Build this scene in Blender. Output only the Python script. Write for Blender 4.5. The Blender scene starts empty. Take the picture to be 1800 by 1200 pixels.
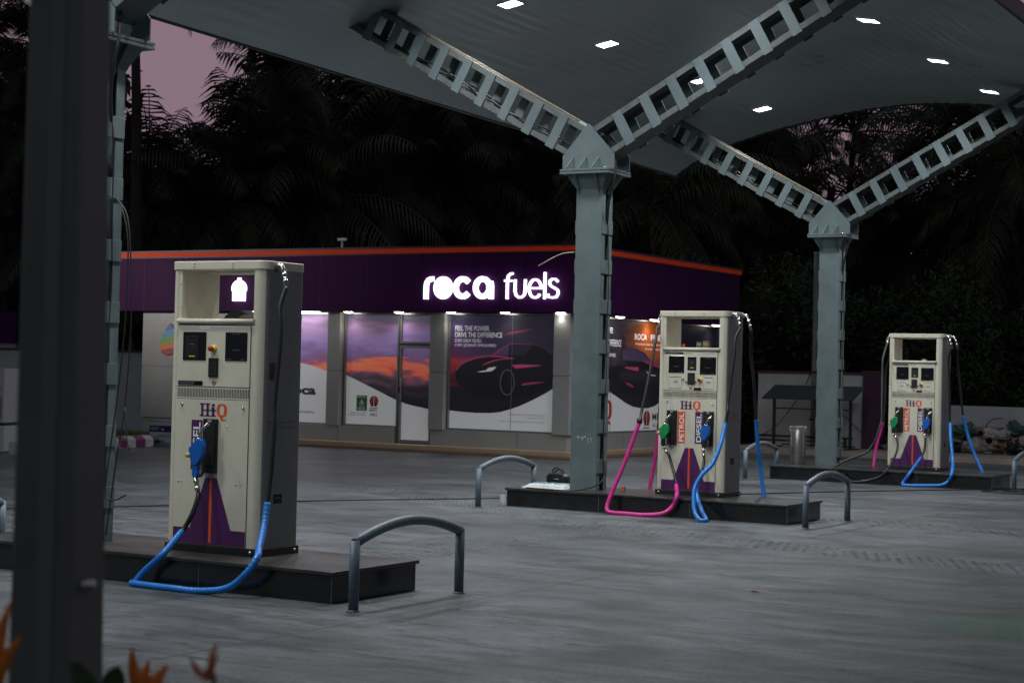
import bpy, bmesh, math, random
from math import sin, cos, pi, radians, sqrt, atan2
from mathutils import Vector, Matrix
random.seed(7)
SC = bpy.context.scene
COL = SC.collection

# ------------------------------------------------------------ camera
YAW = -0.53247; PITCH = 0.01763; ROLL = 0.02424; CAMZ = 1.6407; FPX = 3131.77
cam_data = bpy.data.cameras.new("camera")
cam = bpy.data.objects.new("camera", cam_data); COL.objects.link(cam)
Rv = Vector((cos(YAW), -sin(YAW), 0)); Fh = Vector((sin(YAW), cos(YAW), 0)); Up = Vector((0, 0, 1))
Fw = Fh*cos(PITCH) + Up*sin(PITCH); Uv = -Fh*sin(PITCH) + Up*cos(PITCH)
Xc = Rv*cos(ROLL) + Uv*sin(ROLL); Yc = Uv*cos(ROLL) - Rv*sin(ROLL)
M = Matrix((Xc, Yc, -Fw)).transposed().to_4x4(); M.translation = Vector((0, 0, CAMZ))
cam.matrix_world = M
cam_data.sensor_width = 36; cam_data.lens = FPX/1800*36
cam_data.clip_start = 0.1; cam_data.clip_end = 600
cam_data.dof.use_dof = True; cam_data.dof.focus_distance = 15.5; cam_data.dof.aperture_fstop = 5.0
cam_data.dof.aperture_blades = 9
SC.camera = cam

def V(x, depth, z=0.0):
    """lateral metres and depth metres from the viewpoint to ground coordinates"""
    p = Rv*x + Fh*depth; return Vector((p.x, p.y, z))

# ------------------------------------------------------------ world: late dusk, dull pink overcast
world = bpy.data.worlds.new("World"); SC.world = world; world.use_nodes = True
wn = world.node_tree.nodes; wl = world.node_tree.links
bg = wn['Background']
sky = wn.new('ShaderNodeTexSky'); sky.sky_type = 'NISHITA'; sky.sun_disc = False
sky.sun_elevation = radians(-1.5); sky.sun_rotation = radians(200); sky.air_density = 2.0; sky.dust_density = 3.0
tc = wn.new('ShaderNodeTexCoord'); nz = wn.new('ShaderNodeTexNoise'); nz.inputs['Scale'].default_value = 2.2; nz.inputs['Detail'].default_value = 4
rp = wn.new('ShaderNodeValToRGB'); rp.color_ramp.elements[0].color = (.225, .155, .205, 1); rp.color_ramp.elements[1].color = (.300, .205, .255, 1)
mx = wn.new('ShaderNodeMixRGB'); mx.inputs[0].default_value = 0.90
wl.new(tc.outputs['Generated'], nz.inputs['Vector']); wl.new(nz.outputs['Fac'], rp.inputs['Fac'])
wl.new(sky.outputs['Color'], mx.inputs[1]); wl.new(rp.outputs['Color'], mx.inputs[2])
# afterglow: bright low in the direction of the sunset, dim slate overhead and on the opposite side
vdot = wn.new('ShaderNodeVectorMath'); vdot.operation = 'DOT_PRODUCT'; vdot.inputs[1].default_value = tuple(Fh)
wl.new(tc.outputs['Generated'], vdot.inputs[0]); sepw = wn.new('ShaderNodeSeparateXYZ'); wl.new(tc.outputs['Generated'], sepw.inputs[0])
m_az = wn.new('ShaderNodeMapRange'); m_az.interpolation_type = 'SMOOTHSTEP'; m_az.inputs['From Min'].default_value = -.1; m_az.inputs['From Max'].default_value = .85; wl.new(vdot.outputs['Value'], m_az.inputs['Value'])
m_el = wn.new('ShaderNodeMapRange'); m_el.interpolation_type = 'SMOOTHSTEP'; m_el.inputs['From Min'].default_value = .22; m_el.inputs['From Max'].default_value = .60; m_el.inputs['To Min'].default_value = 1; m_el.inputs['To Max'].default_value = 0; wl.new(sepw.outputs['Z'], m_el.inputs['Value'])
mfac = wn.new('ShaderNodeMath'); mfac.operation = 'MULTIPLY'; wl.new(m_az.outputs['Result'], mfac.inputs[0]); wl.new(m_el.outputs['Result'], mfac.inputs[1])
mx2 = wn.new('ShaderNodeMixRGB'); mx2.inputs[1].default_value = (.082, .096, .108, 1); wl.new(mfac.outputs[0], mx2.inputs[0]); wl.new(mx.outputs['Color'], mx2.inputs[2]); wl.new(mx2.outputs['Color'], bg.inputs['Color'])
bg.inputs['Strength'].default_value = 1.0
LAMP_W = 80.0
SC.view_settings.view_transform = 'Standard'; SC.view_settings.look = 'None'
SC.view_settings.exposure = 0.0; SC.view_settings.gamma = 1.0
try: SC.cycles.use_light_tree = True
except Exception: pass
LAMPS = [(-12.328, 20.657, 6.65), (-12.314, 23.475, 6.585), (-12.231, 26.66, 6.528), (-12.295, 29.433, 6.453), (-8.378, 23.797, 6.678), (-8.308, 26.788, 6.599), (-8.265, 29.519, 6.53)]
CAR = {'body': [(-19.351, 1.642), (-19.322, 1.708), (-19.233, 1.801), (-19.022, 1.908), (-18.75, 1.964), (-18.48, 1.994), (-18.333, 2.099), (-18.128, 2.204), (-17.95, 2.225), (-17.568, 2.212), (-17.303, 2.127), (-17.068, 1.979), (-17.032, 1.942), (-17.019, 1.451), (-17.511, 1.237), (-18.097, 1.119), (-18.697, 1.153), (-19.157, 1.296), (-19.33, 1.448)], 'glass': [(-18.456, 1.997), (-18.327, 2.086), (-18.121, 2.189), (-18.091, 2.179), (-18.104, 1.987)], 'glass2': [(-18.068, 2.187), (-17.567, 2.194), (-17.709, 2.014), (-18.062, 1.978)], 'roofline': [(-18.486, 1.992), (-18.333, 2.102), (-18.128, 2.21), (-17.95, 2.23), (-17.539, 2.215), (-17.538, 2.204), (-17.95, 2.214), (-18.118, 2.192), (-18.318, 2.087), (-18.456, 1.987)], 'hood': [(-19.345, 1.648), (-19.316, 1.716), (-19.227, 1.809), (-19.022, 1.916), (-18.75, 1.967), (-18.465, 1.997), (-18.21, 1.976), (-18.001, 1.938), (-17.912, 1.922), (-18.031, 1.922), (-18.299, 1.943), (-18.569, 1.954), (-18.87, 1.908), (-19.081, 1.842), (-19.232, 1.762), (-19.309, 1.669)], 'hood2': [(-18.745, 1.771), (-18.626, 1.83), (-18.417, 1.893), (-18.209, 1.924), (-17.942, 1.924), (-18.208, 1.909), (-18.417, 1.875), (-18.595, 1.815)], 'side': [(-18.027, 1.8), (-17.821, 1.814), (-17.347, 1.807), (-17.352, 1.797), (-17.585, 1.767), (-17.936, 1.73)], 'low': [(-17.795, 1.407), (-17.737, 1.444), (-17.518, 1.47), (-17.242, 1.476), (-17.459, 1.441), (-17.663, 1.41), (-17.774, 1.395)], 'lamp': [(-18.841, 1.645), (-18.621, 1.683), (-18.578, 1.728), (-18.488, 1.745), (-18.377, 1.757), (-18.436, 1.7), (-18.501, 1.665), (-18.711, 1.643)], 'cloud': [(-18.222, 2.39), (-18.075, 2.453), (-17.84, 2.488), (-17.547, 2.524), (-17.721, 2.472), (-17.956, 2.429)], 'wheel': [(-18.121, 1.45), (-17.958, 1.454), (-18.114, 1.2)]}
SWOOSH = {'w0': [(-23.334, 1.767), (-23.23, 1.741), (-22.99, 1.691), (-22.785, 1.646), (-22.507, 1.564), (-22.471, 0.447), (-23.29, 0.418)], 'w1': [(-22.068, 1.509), (-21.811, 1.417), (-21.512, 1.303), (-21.216, 1.191), (-20.987, 1.098), (-20.76, 1.017), (-20.749, 0.448), (-22.05, 0.427)], 'door': [(-20.679, 0.985), (-20.535, 0.952), (-20.343, 0.916), (-20.122, 0.883), (-19.908, 0.853), (-19.911, 0.321), (-20.668, 0.297)], 'w3': [(-19.488, 0.85), (-19.235, 0.832), (-18.838, 0.819), (-18.507, 0.825), (-18.268, 0.853), (-18.032, 0.917), (-17.798, 0.995), (-17.508, 1.123), (-17.25, 1.249), (-17.005, 1.371), (-17.003, 0.466), (-19.488, 0.442)]}
CARS = {'body': [(32.959, 2.186), (33.184, 2.209), (33.644, 2.202), (34.0, 2.132), (34.245, 1.98), (34.488, 1.931), (34.765, 1.856), (34.985, 1.753), (35.058, 1.539), (35.011, 1.271), (34.53, 1.112), (33.701, 1.113), (33.006, 1.267), (32.713, 1.52), (32.694, 1.9)], 'glass': [(32.959, 2.173), (33.213, 2.197), (33.645, 2.189), (33.971, 2.118), (34.215, 1.974), (33.774, 1.945), (33.14, 1.959), (32.969, 1.982)], 'side': [(33.035, 1.804), (33.147, 1.826), (33.722, 1.825), (33.697, 1.741), (33.321, 1.77)], 'hood': [(33.832, 1.959), (34.185, 1.979), (34.488, 1.931), (34.765, 1.861), (34.985, 1.766), (34.737, 1.816), (34.492, 1.852), (34.25, 1.885)], 'low': [(33.107, 1.498), (33.278, 1.494), (33.511, 1.423), (33.483, 1.397), (33.223, 1.447)], 'lamp': [(34.078, 1.762), (34.2, 1.703), (34.32, 1.678), (34.562, 1.662), (34.533, 1.646), (34.292, 1.659), (34.14, 1.702)], 'wheel': [(33.829, 1.451), (34.005, 1.452), (33.842, 1.204)]}
SWS = [(32.119, 1.347), (32.448, 1.291), (32.785, 1.19), (33.128, 1.075), (33.475, 0.997), (33.825, 0.964), (34.179, 0.96), (34.536, 1.006), (34.775, 1.085), (35.015, 1.178), (35.384, 1.272), (35.429, 0.422), (32.057, 0.441)]
SGLOW = [(33.106, 2.625), (33.619, 2.694), (34.689, 2.732), (35.246, 2.698), (35.279, 2.079), (34.733, 1.882), (34.238, 2.111), (33.529, 2.199), (33.127, 2.216)]
HOSE = {'p1_black': [(-8.372, 10.62, 2.374), (-8.303, 10.578, 2.312), (-8.249, 10.542, 2.203), (-8.203, 10.518, 2.086), (-8.176, 10.495, 1.958), (-8.161, 10.471, 1.768), (-8.161, 10.448, 1.558), (-8.158, 10.424, 1.348), (-8.137, 10.401, 1.203), (-8.131, 10.377, 0.943), (-8.129, 10.354, 0.767), (-8.126, 10.33, 0.649)], 'p1_guard': [(-8.126, 10.33, 0.649), (-8.102, 10.28, 0.534), (-8.061, 10.2, 0.429), (-8.011, 10.1, 0.337), (-7.962, 10.02, 0.286), (-8.004, 9.96, 0.18), (-8.148, 9.93, 0.066), (-8.407, 9.93, 0.022), (-8.672, 9.93, 0.022), (-8.899, 9.94, 0.022), (-9.027, 9.955, 0.022), (-9.086, 9.97, 0.022), (-9.08, 9.99, 0.022), (-9.014, 10.02, 0.108), (-8.852, 10.039, 0.249), (-8.885, 10.28, 0.396)], 'p1_tail': [(-8.885, 10.28, 0.396), (-8.831, 10.32, 0.518), (-8.814, 10.36, 0.631), (-8.82, 10.38, 0.679)], 'p2a_black': [(-9.47, 19.62, 2.368), (-9.453, 19.543, 2.319), (-9.433, 19.465, 2.201), (-9.414, 19.387, 2.084), (-9.406, 19.31, 1.9), (-9.408, 19.233, 1.682), (-9.417, 19.155, 1.455), (-9.429, 19.078, 1.206), (-9.408, 19.0, 1.115)], 'p2a_guard': [(-9.408, 19.0, 1.115), (-9.478, 18.958, 0.868), (-9.563, 18.917, 0.595), (-9.649, 18.875, 0.357), (-9.714, 18.833, 0.153), (-9.715, 18.797, 0.054), (-9.645, 18.783, 0.022), (-9.45, 18.769, 0.022), (-9.221, 18.756, 0.022), (-8.998, 18.825, 0.049), (-8.904, 18.9, 0.143), (-8.857, 18.9, 0.265), (-9.008, 19.2, 0.363)], 'p2a_tail': [(-9.008, 19.2, 0.363), (-9.07, 19.28, 0.472), (-9.157, 19.36, 0.614), (-9.206, 19.38, 0.72)], 'p2b_black': [(-9.651, 20.15, 2.257), (-9.695, 20.2, 1.795), (-9.747, 20.25, 1.366), (-9.783, 20.28, 0.971)], 'p2b_guard': [(-9.783, 20.28, 0.971), (-9.811, 20.3, 0.719), (-9.845, 20.3, 0.503), (-9.87, 20.28, 0.323), (-9.875, 20.25, 0.159), (-9.874, 20.25, 0.102)], 'p2c_black': [(-8.536, 19.6, 2.374), (-8.492, 19.567, 2.314), (-8.448, 19.533, 2.212), (-8.423, 19.5, 2.099), (-8.416, 19.467, 1.93), (-8.429, 19.433, 1.705), (-8.44, 19.4, 1.481), (-8.446, 19.367, 1.336), (-8.429, 19.333, 1.258), (-8.441, 19.3, 1.103)], 'p2c_guard': [(-8.441, 19.3, 1.103), (-8.408, 19.1, 0.875), (-8.432, 18.95, 0.658), (-8.504, 18.8, 0.518), (-8.547, 18.72, 0.377), (-8.528, 18.65, 0.23), (-8.486, 18.6, 0.105), (-8.402, 18.55, 0.027), (-8.353, 18.6, 0.022), (-8.391, 18.7, 0.022), (-8.499, 18.8, 0.126), (-8.598, 18.9, 0.257), (-8.681, 19.05, 0.356), (-8.704, 19.2, 0.471)], 'p2c_tail': [(-8.701, 19.2, 0.473), (-8.722, 19.32, 0.588), (-8.737, 19.38, 0.68)], 'p2d_black': [(-8.533, 19.95, 2.383), (-8.508, 20.0, 2.323), (-8.485, 20.02, 2.228), (-8.467, 20.08, 1.954), (-8.438, 20.12, 1.61), (-8.41, 20.15, 1.141)], 'p2d_guard': [(-8.41, 20.15, 1.141), (-8.394, 20.18, 0.852), (-8.358, 20.2, 0.542), (-8.285, 20.15, 0.218), (-8.277, 20.15, 0.17)], 'p3a_black': [(-9.529, 28.35, 2.374), (-9.528, 28.269, 2.316), (-9.525, 28.189, 2.186), (-9.532, 28.108, 2.021), (-9.513, 28.027, 1.766), (-9.483, 27.946, 1.535), (-9.456, 27.866, 1.305), (-9.429, 27.785, 1.031), (-9.451, 27.704, 0.837), (-9.503, 27.659, 0.664), (-9.568, 27.615, 0.548), (-9.623, 27.572, 0.49), (-9.891, 27.528, 0.372), (-10.018, 27.485, 0.303), (-10.07, 27.448, 0.238), (-10.025, 27.437, 0.149), (-9.895, 27.426, 0.064), (-9.748, 27.415, 0.036), (-9.555, 27.404, 0.055), (-9.351, 27.491, 0.126), (-9.225, 27.526, 0.249), (-9.197, 27.796, 0.45), (-9.204, 27.948, 0.602), (-9.266, 28.1, 0.715)], 'p3b_black': [(-9.714, 28.85, 2.318), (-9.74, 28.9, 1.843), (-9.765, 28.95, 1.27), (-9.798, 28.95, 0.964)], 'p3b_guard': [(-9.798, 28.95, 0.964), (-9.85, 28.97, 0.77), (-9.914, 28.97, 0.519), (-9.927, 28.9, 0.225), (-9.931, 28.9, 0.158)], 'p3c_black': [(-8.586, 28.35, 2.385), (-8.564, 28.358, 2.318), (-8.541, 28.367, 2.238), (-8.526, 28.375, 2.043), (-8.514, 28.383, 1.791), (-8.504, 28.392, 1.447), (-8.492, 28.4, 1.006)], 'p3c_guard': [(-8.492, 28.4, 1.006), (-8.437, 28.261, 0.809), (-8.372, 28.122, 0.587), (-8.309, 27.983, 0.394), (-8.187, 27.526, 0.236), (-8.239, 27.526, 0.118), (-8.323, 27.45, 0.055), (-8.545, 27.436, 0.035), (-8.815, 27.422, 0.022), (-8.921, 27.408, 0.025), (-8.949, 27.492, 0.065), (-8.852, 27.526, 0.221), (-8.817, 27.95, 0.445)], 'p3c_tail': [(-8.817, 27.95, 0.445), (-8.795, 28.05, 0.571), (-8.796, 28.1, 0.752)], 'p3d_black': [(-8.6, 28.7, 2.402), (-8.576, 28.75, 2.329), (-8.535, 28.78, 2.181), (-8.498, 28.8, 1.913), (-8.468, 28.85, 1.56), (-8.421, 28.88, 1.115)], 'p3d_guard': [(-8.421, 28.88, 1.115), (-8.36, 28.88, 0.885), (-8.281, 28.85, 0.666), (-8.184, 28.82, 0.458), (-8.049, 28.75, 0.226), (-8.029, 28.75, 0.172)]}
# ------------------------------------------------------------ materials
MATS = {}
def mat(name, col, rough=.5, metal=0., var=0., vscale=3., bump=0., bscale=40., emit=None, estr=0., coat=0., spec=.5, stretch=None, trans=0., alpha=1.):
    if name in MATS: return MATS[name]
    m = bpy.data.materials.new(name); m.use_nodes = True; n = m.node_tree.nodes; l = m.node_tree.links
    p = n['Principled BSDF']
    p.inputs['Base Color'].default_value = (*col, 1); p.inputs['Roughness'].default_value = rough
    p.inputs['Metallic'].default_value = metal; p.inputs['Specular IOR Level'].default_value = spec
    p.inputs['Coat Weight'].default_value = coat; p.inputs['Coat Roughness'].default_value = .08
    p.inputs['Transmission Weight'].default_value = trans; p.inputs['Alpha'].default_value = alpha
    if emit: p.inputs['Emission Color'].default_value = (*emit, 1); p.inputs['Emission Strength'].default_value = estr
    if var > 0 or bump > 0:
        g = n.new('ShaderNodeNewGeometry'); mp = n.new('ShaderNodeMapping')
        l.new(g.outputs['Position'], mp.inputs['Vector'])
        if stretch: mp.inputs['Scale'].default_value = stretch
    if var > 0:
        a = n.new('ShaderNodeTexNoise'); a.inputs['Scale'].default_value = vscale; a.inputs['Detail'].default_value = 6; a.inputs['Roughness'].default_value = .65
        l.new(mp.outputs['Vector'], a.inputs['Vector'])
        r = n.new('ShaderNodeValToRGB'); r.color_ramp.elements[0].position = .3; r.color_ramp.elements[1].position = .72
        r.color_ramp.elements[0].color = (*[c*(1-var) for c in col], 1); r.color_ramp.elements[1].color = (*[min(1, c*(1+var*.6)) for c in col], 1)
        l.new(a.outputs['Fac'], r.inputs['Fac']); l.new(r.outputs['Color'], p.inputs['Base Color'])
        mr = n.new('ShaderNodeMapRange'); mr.inputs['To Min'].default_value = max(0.03, rough-.12); mr.inputs['To Max'].default_value = min(1, rough+.12)
        l.new(a.outputs['Fac'], mr.inputs['Value']); l.new(mr.outputs['Result'], p.inputs['Roughness'])
    if bump > 0:
        b = n.new('ShaderNodeTexNoise'); b.inputs['Scale'].default_value = bscale; b.inputs['Detail'].default_value = 3
        l.new(mp.outputs['Vector'], b.inputs['Vector'])
        bp = n.new('ShaderNodeBump'); bp.inputs['Strength'].default_value = bump; bp.inputs['Distance'].default_value = .01
        l.new(b.outputs['Fac'], bp.inputs['Height']); l.new(bp.outputs['Normal'], p.inputs['Normal'])
    MATS[name] = m; return m

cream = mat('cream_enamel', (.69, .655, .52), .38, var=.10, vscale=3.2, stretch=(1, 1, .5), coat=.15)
greypanel = mat('grey_side_tone', (.21, .215, .215), .42, var=.10, vscale=1.8)  # greyer tone given to the side and back faces of the pumps
blacksteel = mat('black_steel', (.012, .012, .013), .45, var=.3, vscale=9)
granite = mat('black_granite', (.014, .014, .015), .16, var=.5, vscale=7, bump=.05, bscale=90)
granite_top = mat('black_granite_dusty', (.040, .038, .035), .34, var=.55, vscale=2.6, bump=.04)
steelblue = mat('blue_grey_steel_paint', (.108, .145, .150), .58, var=.26, vscale=2.4, bump=.05, bscale=60)
hooppaint = mat('blue_grey_pipe_paint', (.105, .140, .175), .38, var=.15, vscale=9)
purple = mat('purple_film', (.085, .016, .105), .42, var=.08)
orange = mat('orange_film', (.80, .10, .02), .42)
whitepaint = mat('white_letter', (.85, .85, .83), .5)
blackglass = mat('black_display_glass', (.006, .006, .008), .08)
rubber = mat('black_rubber', (.018, .018, .017), .42, bump=.1, bscale=120)
chrome = mat('galvanised_fitting', (.62, .60, .56), .26, metal=1., var=.2, vscale=40)
chrome2 = mat('brushed_stainless', (.42, .40, .37), .26, metal=1., var=.15, vscale=14, stretch=(1, 1, .05))
bluehose = mat('blue_spiral_guard', (.012, .20, .66), .38, coat=.15, var=.30, vscale=9)
pinkhose = mat('pink_spiral_guard', (.72, .035, .30), .42, coat=.15, var=.28, vscale=9)
blueplastic = mat('blue_nozzle_plastic', (.010, .12, .50), .35)
greenplastic = mat('green_nozzle_plastic', (.012, .30, .10), .35)
yellow = mat('yellow_plastic', (.75, .55, .04), .4)
redp = mat('red_plastic', (.45, .03, .03), .4)
texttan = mat('grey_print', (.30, .30, .30), .6)
darkprint = mat('dark_print', (.03, .03, .04), .6)
cable = mat('black_cable', (.010, .010, .010), .6)
alu = mat('grey_aluminium_panel', (.34, .335, .325), .34, var=.06, vscale=1.2)
alu_frame = mat('aluminium_frame', (.30, .31, .30), .32, metal=.6, var=.08)
fascia_m = mat('purple_fascia_panel', (.058, .006, .070), .60, var=.10, vscale=.7, spec=.12)
stripe_m = mat('orange_red_stripe', (.85, .075, .018), .6, spec=.15, emit=(.95, .05, .012), estr=.05, var=.06)  # faint emission put into the stripe colour to make it glow
stone = mat('tan_stone_step', (.44, .33, .22), .42, var=.22, vscale=2.6, bump=.06)
stone_r = mat('tan_stone_riser', (.26, .16, .10), .5, var=.25, vscale=3.)
concrete_p = mat('pale_pavement', (.33, .28, .25), .75, var=.22, vscale=2.2, bump=.2, bscale=25)
wallm = mat('white_plaster_wall', (.52, .52, .53), .8, var=.16, vscale=.9, bump=.1, bscale=20)
maroon = mat('maroon_coping', (.10, .025, .055), .6, var=.15)
leafm = mat('palm_leaf', (.046, .050, .028), .5, var=.5, vscale=1.4, spec=.35)
leafb = mat('bush_leaf', (.040, .060, .022), .5, var=.6, vscale=2., spec=.3)
barkm = mat('palm_bark', (.045, .035, .028), .85, var=.4, vscale=5, bump=.5, bscale=12)
signwhite = mat('lit_sign_acrylic', (.8, .8, .8), .4, emit=(.86, .88, 1.0), estr=2.2)
ledm = mat('led_diffuser', (.9, .9, .9), .5, emit=(.95, .97, 1.0), estr=16)
downm = mat('downlight_lens', (.9, .9, .9), .5, emit=(1.0, .96, .88), estr=9)
vinylwhite = mat('white_vinyl', (.66, .66, .67), .22, var=.03, coat=.5, emit=(.9, .9, .93), estr=.14)  # slight emission in place of interior light coming through the vinyl
green_logo = mat('green_film', (.03, .17, .05), .45)
red_logo = mat('red_film', (.62, .06, .03), .45)
card = mat('cardboard', (.20, .11, .065), .85, var=.3, vscale=5)
card2 = mat('worn_cardboard', (.26, .15, .11), .85, var=.35, vscale=5)

# ------------------------------------------------------------ mesh helpers
class MB:
    def __init__(s): s.v = []; s.f = []; s.sm = []
    def add(s, vs, fs, smooth=False):
        o = len(s.v); s.v += [tuple(v) for v in vs]; s.f += [tuple(i+o for i in f) for f in fs]; s.sm += [smooth]*len(fs); return s
    def box(s, x0, x1, y0, y1, z0, z1):
        if x1 < x0: x0, x1 = x1, x0
        if y1 < y0: y0, y1 = y1, y0
        if z1 < z0: z0, z1 = z1, z0
        return s.add([(x0,y0,z0),(x1,y0,z0),(x1,y1,z0),(x0,y1,z0),(x0,y0,z1),(x1,y0,z1),(x1,y1,z1),(x0,y1,z1)],
              [(0,3,2,1),(4,5,6,7),(0,1,5,4),(1,2,6,5),(2,3,7,6),(3,0,4,7)])
    def mbox(s, M, dx, dy, dz):
        h = [(x*dx/2, y*dy/2, z*dz/2) for z in (-1,1) for x, y in ((-1,-1),(1,-1),(1,1),(-1,1))]
        return s.add([M @ Vector(p) for p in h], [(0,3,2,1),(4,5,6,7),(0,1,5,4),(1,2,6,5),(2,3,7,6),(3,0,4,7)])
    def prism(s, pts, axis, a, b, smooth=False):
        """extrude a 2-D outline; axis 'z': (x,y) in z a..b, 'y': (x,z), 'x': (y,z)"""
        n = len(pts)
        def P(p, c): return (p[0], p[1], c) if axis == 'z' else ((p[0], c, p[1]) if axis == 'y' else (c, p[0], p[1]))
        A = sum(pts[i][0]*pts[(i+1) % n][1]-pts[(i+1) % n][0]*pts[i][1] for i in range(n))
        if A < 0: pts = pts[::-1]
        vs = [P(p, a) for p in pts]+[P(p, b) for p in pts]
        fl = (axis == 'y') != (b < a)
        f1 = tuple(range(n)); f2 = tuple(range(n, 2*n))
        sides = [(i, (i+1) % n, n+(i+1) % n, n+i) for i in range(n)]
        if fl: fs = [f1, f2[::-1]] ; sides = [q[::-1] for q in sides]
        else: fs = [f1[::-1], f2]
        s.add(vs, fs); o = len(s.v)-2*n
        s.f += [tuple(i+o for i in q) for q in sides]; s.sm += [smooth]*len(sides); return s
    def tube(s, path, r, n=8, caps=True):
        path = [Vector(p) for p in path]; m = len(path); rs = r if isinstance(r, (list, tuple)) else [r]*m
        t0 = (path[1]-path[0]).normalized(); u = t0.cross(Vector((0,0,1)))
        if u.length < .1: u = t0.cross(Vector((1,0,0)))
        u.normalize(); vs = []
        for i, p in enumerate(path):
            t = (path[min(i+1, m-1)]-path[max(i-1, 0)]).normalized()
            u = (u-t*u.dot(t)); u = u.normalized() if u.length > 1e-6 else t.orthogonal().normalized(); w = t.cross(u)
            for k in range(n):
                a = 2*pi*k/n; vs.append(p+(u*cos(a)+w*sin(a))*rs[i])
        fs = [(i*n+k, i*n+(k+1) % n, (i+1)*n+(k+1) % n, (i+1)*n+k) for i in range(m-1) for k in range(n)]
        s.add(vs, fs, True)
        if caps: s.add([], []); o = len(s.v)-len(vs); s.f += [tuple(o+k for k in range(n))[::-1], tuple(o+(m-1)*n+k for k in range(n))]; s.sm += [False, False]
        return s
    def lathe(s, prof, c=(0,0,0), n=24, axis='z'):
        vs = []
        for r, h in prof:
            for k in range(n):
                a = 2*pi*k/n
                if axis == 'z': vs.append((c[0]+r*cos(a), c[1]+r*sin(a), c[2]+h))
                elif axis == 'y': vs.append((c[0]+r*cos(a), c[1]+h, c[2]+r*sin(a)))
                else: vs.append((c[0]+h, c[1]+r*cos(a), c[2]+r*sin(a)))
        m = len(prof)
        return s.add(vs, [(i*n+k, i*n+(k+1) % n, (i+1)*n+(k+1) % n, (i+1)*n+k) for i in range(m-1) for k in range(n)], True)
    def quad(s, a, b, c, d): return s.add([a, b, c, d], [(0, 1, 2, 3)])
    def build(s, name, m, parent=None, bevel=0., label=None, seg=2):
        me = bpy.data.meshes.new(name); me.from_pydata(s.v, [], s.f); me.validate(); me.update()
        if len(me.polygons) == len(s.sm): me.polygons.foreach_set('use_smooth', s.sm)
        for mm in (m if isinstance(m, (list, tuple)) else [m]): me.materials.append(mm)
        o = bpy.data.objects.new(name, me); COL.objects.link(o)
        if parent: o.parent = parent
        if bevel > 0:
            b = o.modifiers.new('bevel', 'BEVEL'); b.width = bevel; b.segments = seg; b.limit_method = 'ANGLE'; b.angle_limit = radians(40)
        if label: o['label'] = label
        return o

def spline(pts, k=8):
    P = [Vector(p) for p in pts]; out = []
    for i in range(len(P)-1):
        p0 = P[i-1] if i else P[0]*2-P[1]; p1 = P[i]; p2 = P[i+1]; p3 = P[i+2] if i+2 < len(P) else P[-1]*2-P[-2]
        for j in range(k):
            t = j/k; out.append(.5*((2*p1)+(p2-p0)*t+(2*p0-5*p1+4*p2-p3)*t*t+(3*p1-p0-3*p2+p3)*t**3))
    out.append(P[-1]); return out

def thing(name, label, cat, loc=(0,0,0), rz=0., group=None, kind=None):
    o = bpy.data.objects.new(name, None); COL.objects.link(o); o.empty_display_size = .2
    o.location = loc; o.rotation_euler = (0, 0, rz); tag(o, label, cat, group, kind); return o
def tag(o, label=None, cat=None, group=None, kind=None):
    if label: o['label'] = label
    if cat: o['category'] = cat
    if group: o['group'] = group
    if kind: o['kind'] = kind
    return o
def struct(o, label=None):
    o['kind'] = 'structure'
    if label: o['label'] = label
    return o
CH = {}
def kids(o): return [c for c in bpy.data.objects if c.parent == o]
def copy_tree(o, parent=None):
    c = o.copy(); COL.objects.link(c)
    if parent: c.parent = parent
    for ch in kids(o): copy_tree(ch, c)
    return c

TC = {}
def text_data(body, offset=0.0, shear=0.0, extrude=0.0):
    key = (body, offset, shear)
    if key in TC: return TC[key]
    cu = bpy.data.curves.new('txt', 'FONT'); cu.body = body; cu.size = 1; cu.offset = offset; cu.shear = shear; cu.resolution_u = 3
    o = bpy.data.objects.new('txt', cu); me = bpy.data.meshes.new_from_object(o)
    vs = [v.co.copy() for v in me.vertices]; fs = [tuple(p.vertices) for p in me.polygons]
    bpy.data.objects.remove(o); bpy.data.curves.remove(cu); bpy.data.meshes.remove(me)
    TC[key] = (vs, fs); return TC[key]
def add_text(mb, body, box, plane, up=False, offset=0., shear=0., face='front', thick=.0015):
    """letters fitted into box=(a0,a1,z0,z1) on plane: face 'front' looks to -y at y=plane, 'side' looks to +x at x=plane; up=True reads upward"""
    vs, fs = text_data(body, offset, shear)
    if not vs: return
    x0 = min(v.x for v in vs); x1 = max(v.x for v in vs); y0 = min(v.y for v in vs); y1 = max(v.y for v in vs)
    a0, a1, z0, z1 = box; out = []
    for v in vs:
        u = (v.x-x0)/(x1-x0); w = (v.y-y0)/(y1-y0)
        if up: a = a0+(1-w)*(a1-a0); z = z0+u*(z1-z0)
        else: a = a0+u*(a1-a0); z = z0+w*(z1-z0)
        out.append((a, z))
    n = len(out)
    if face == 'front':
        V3 = [(a, plane-thick, z) for a, z in out]
    else: V3 = [(plane+thick, a, z) for a, z in out]
    mb.add(V3, fs)

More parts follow.
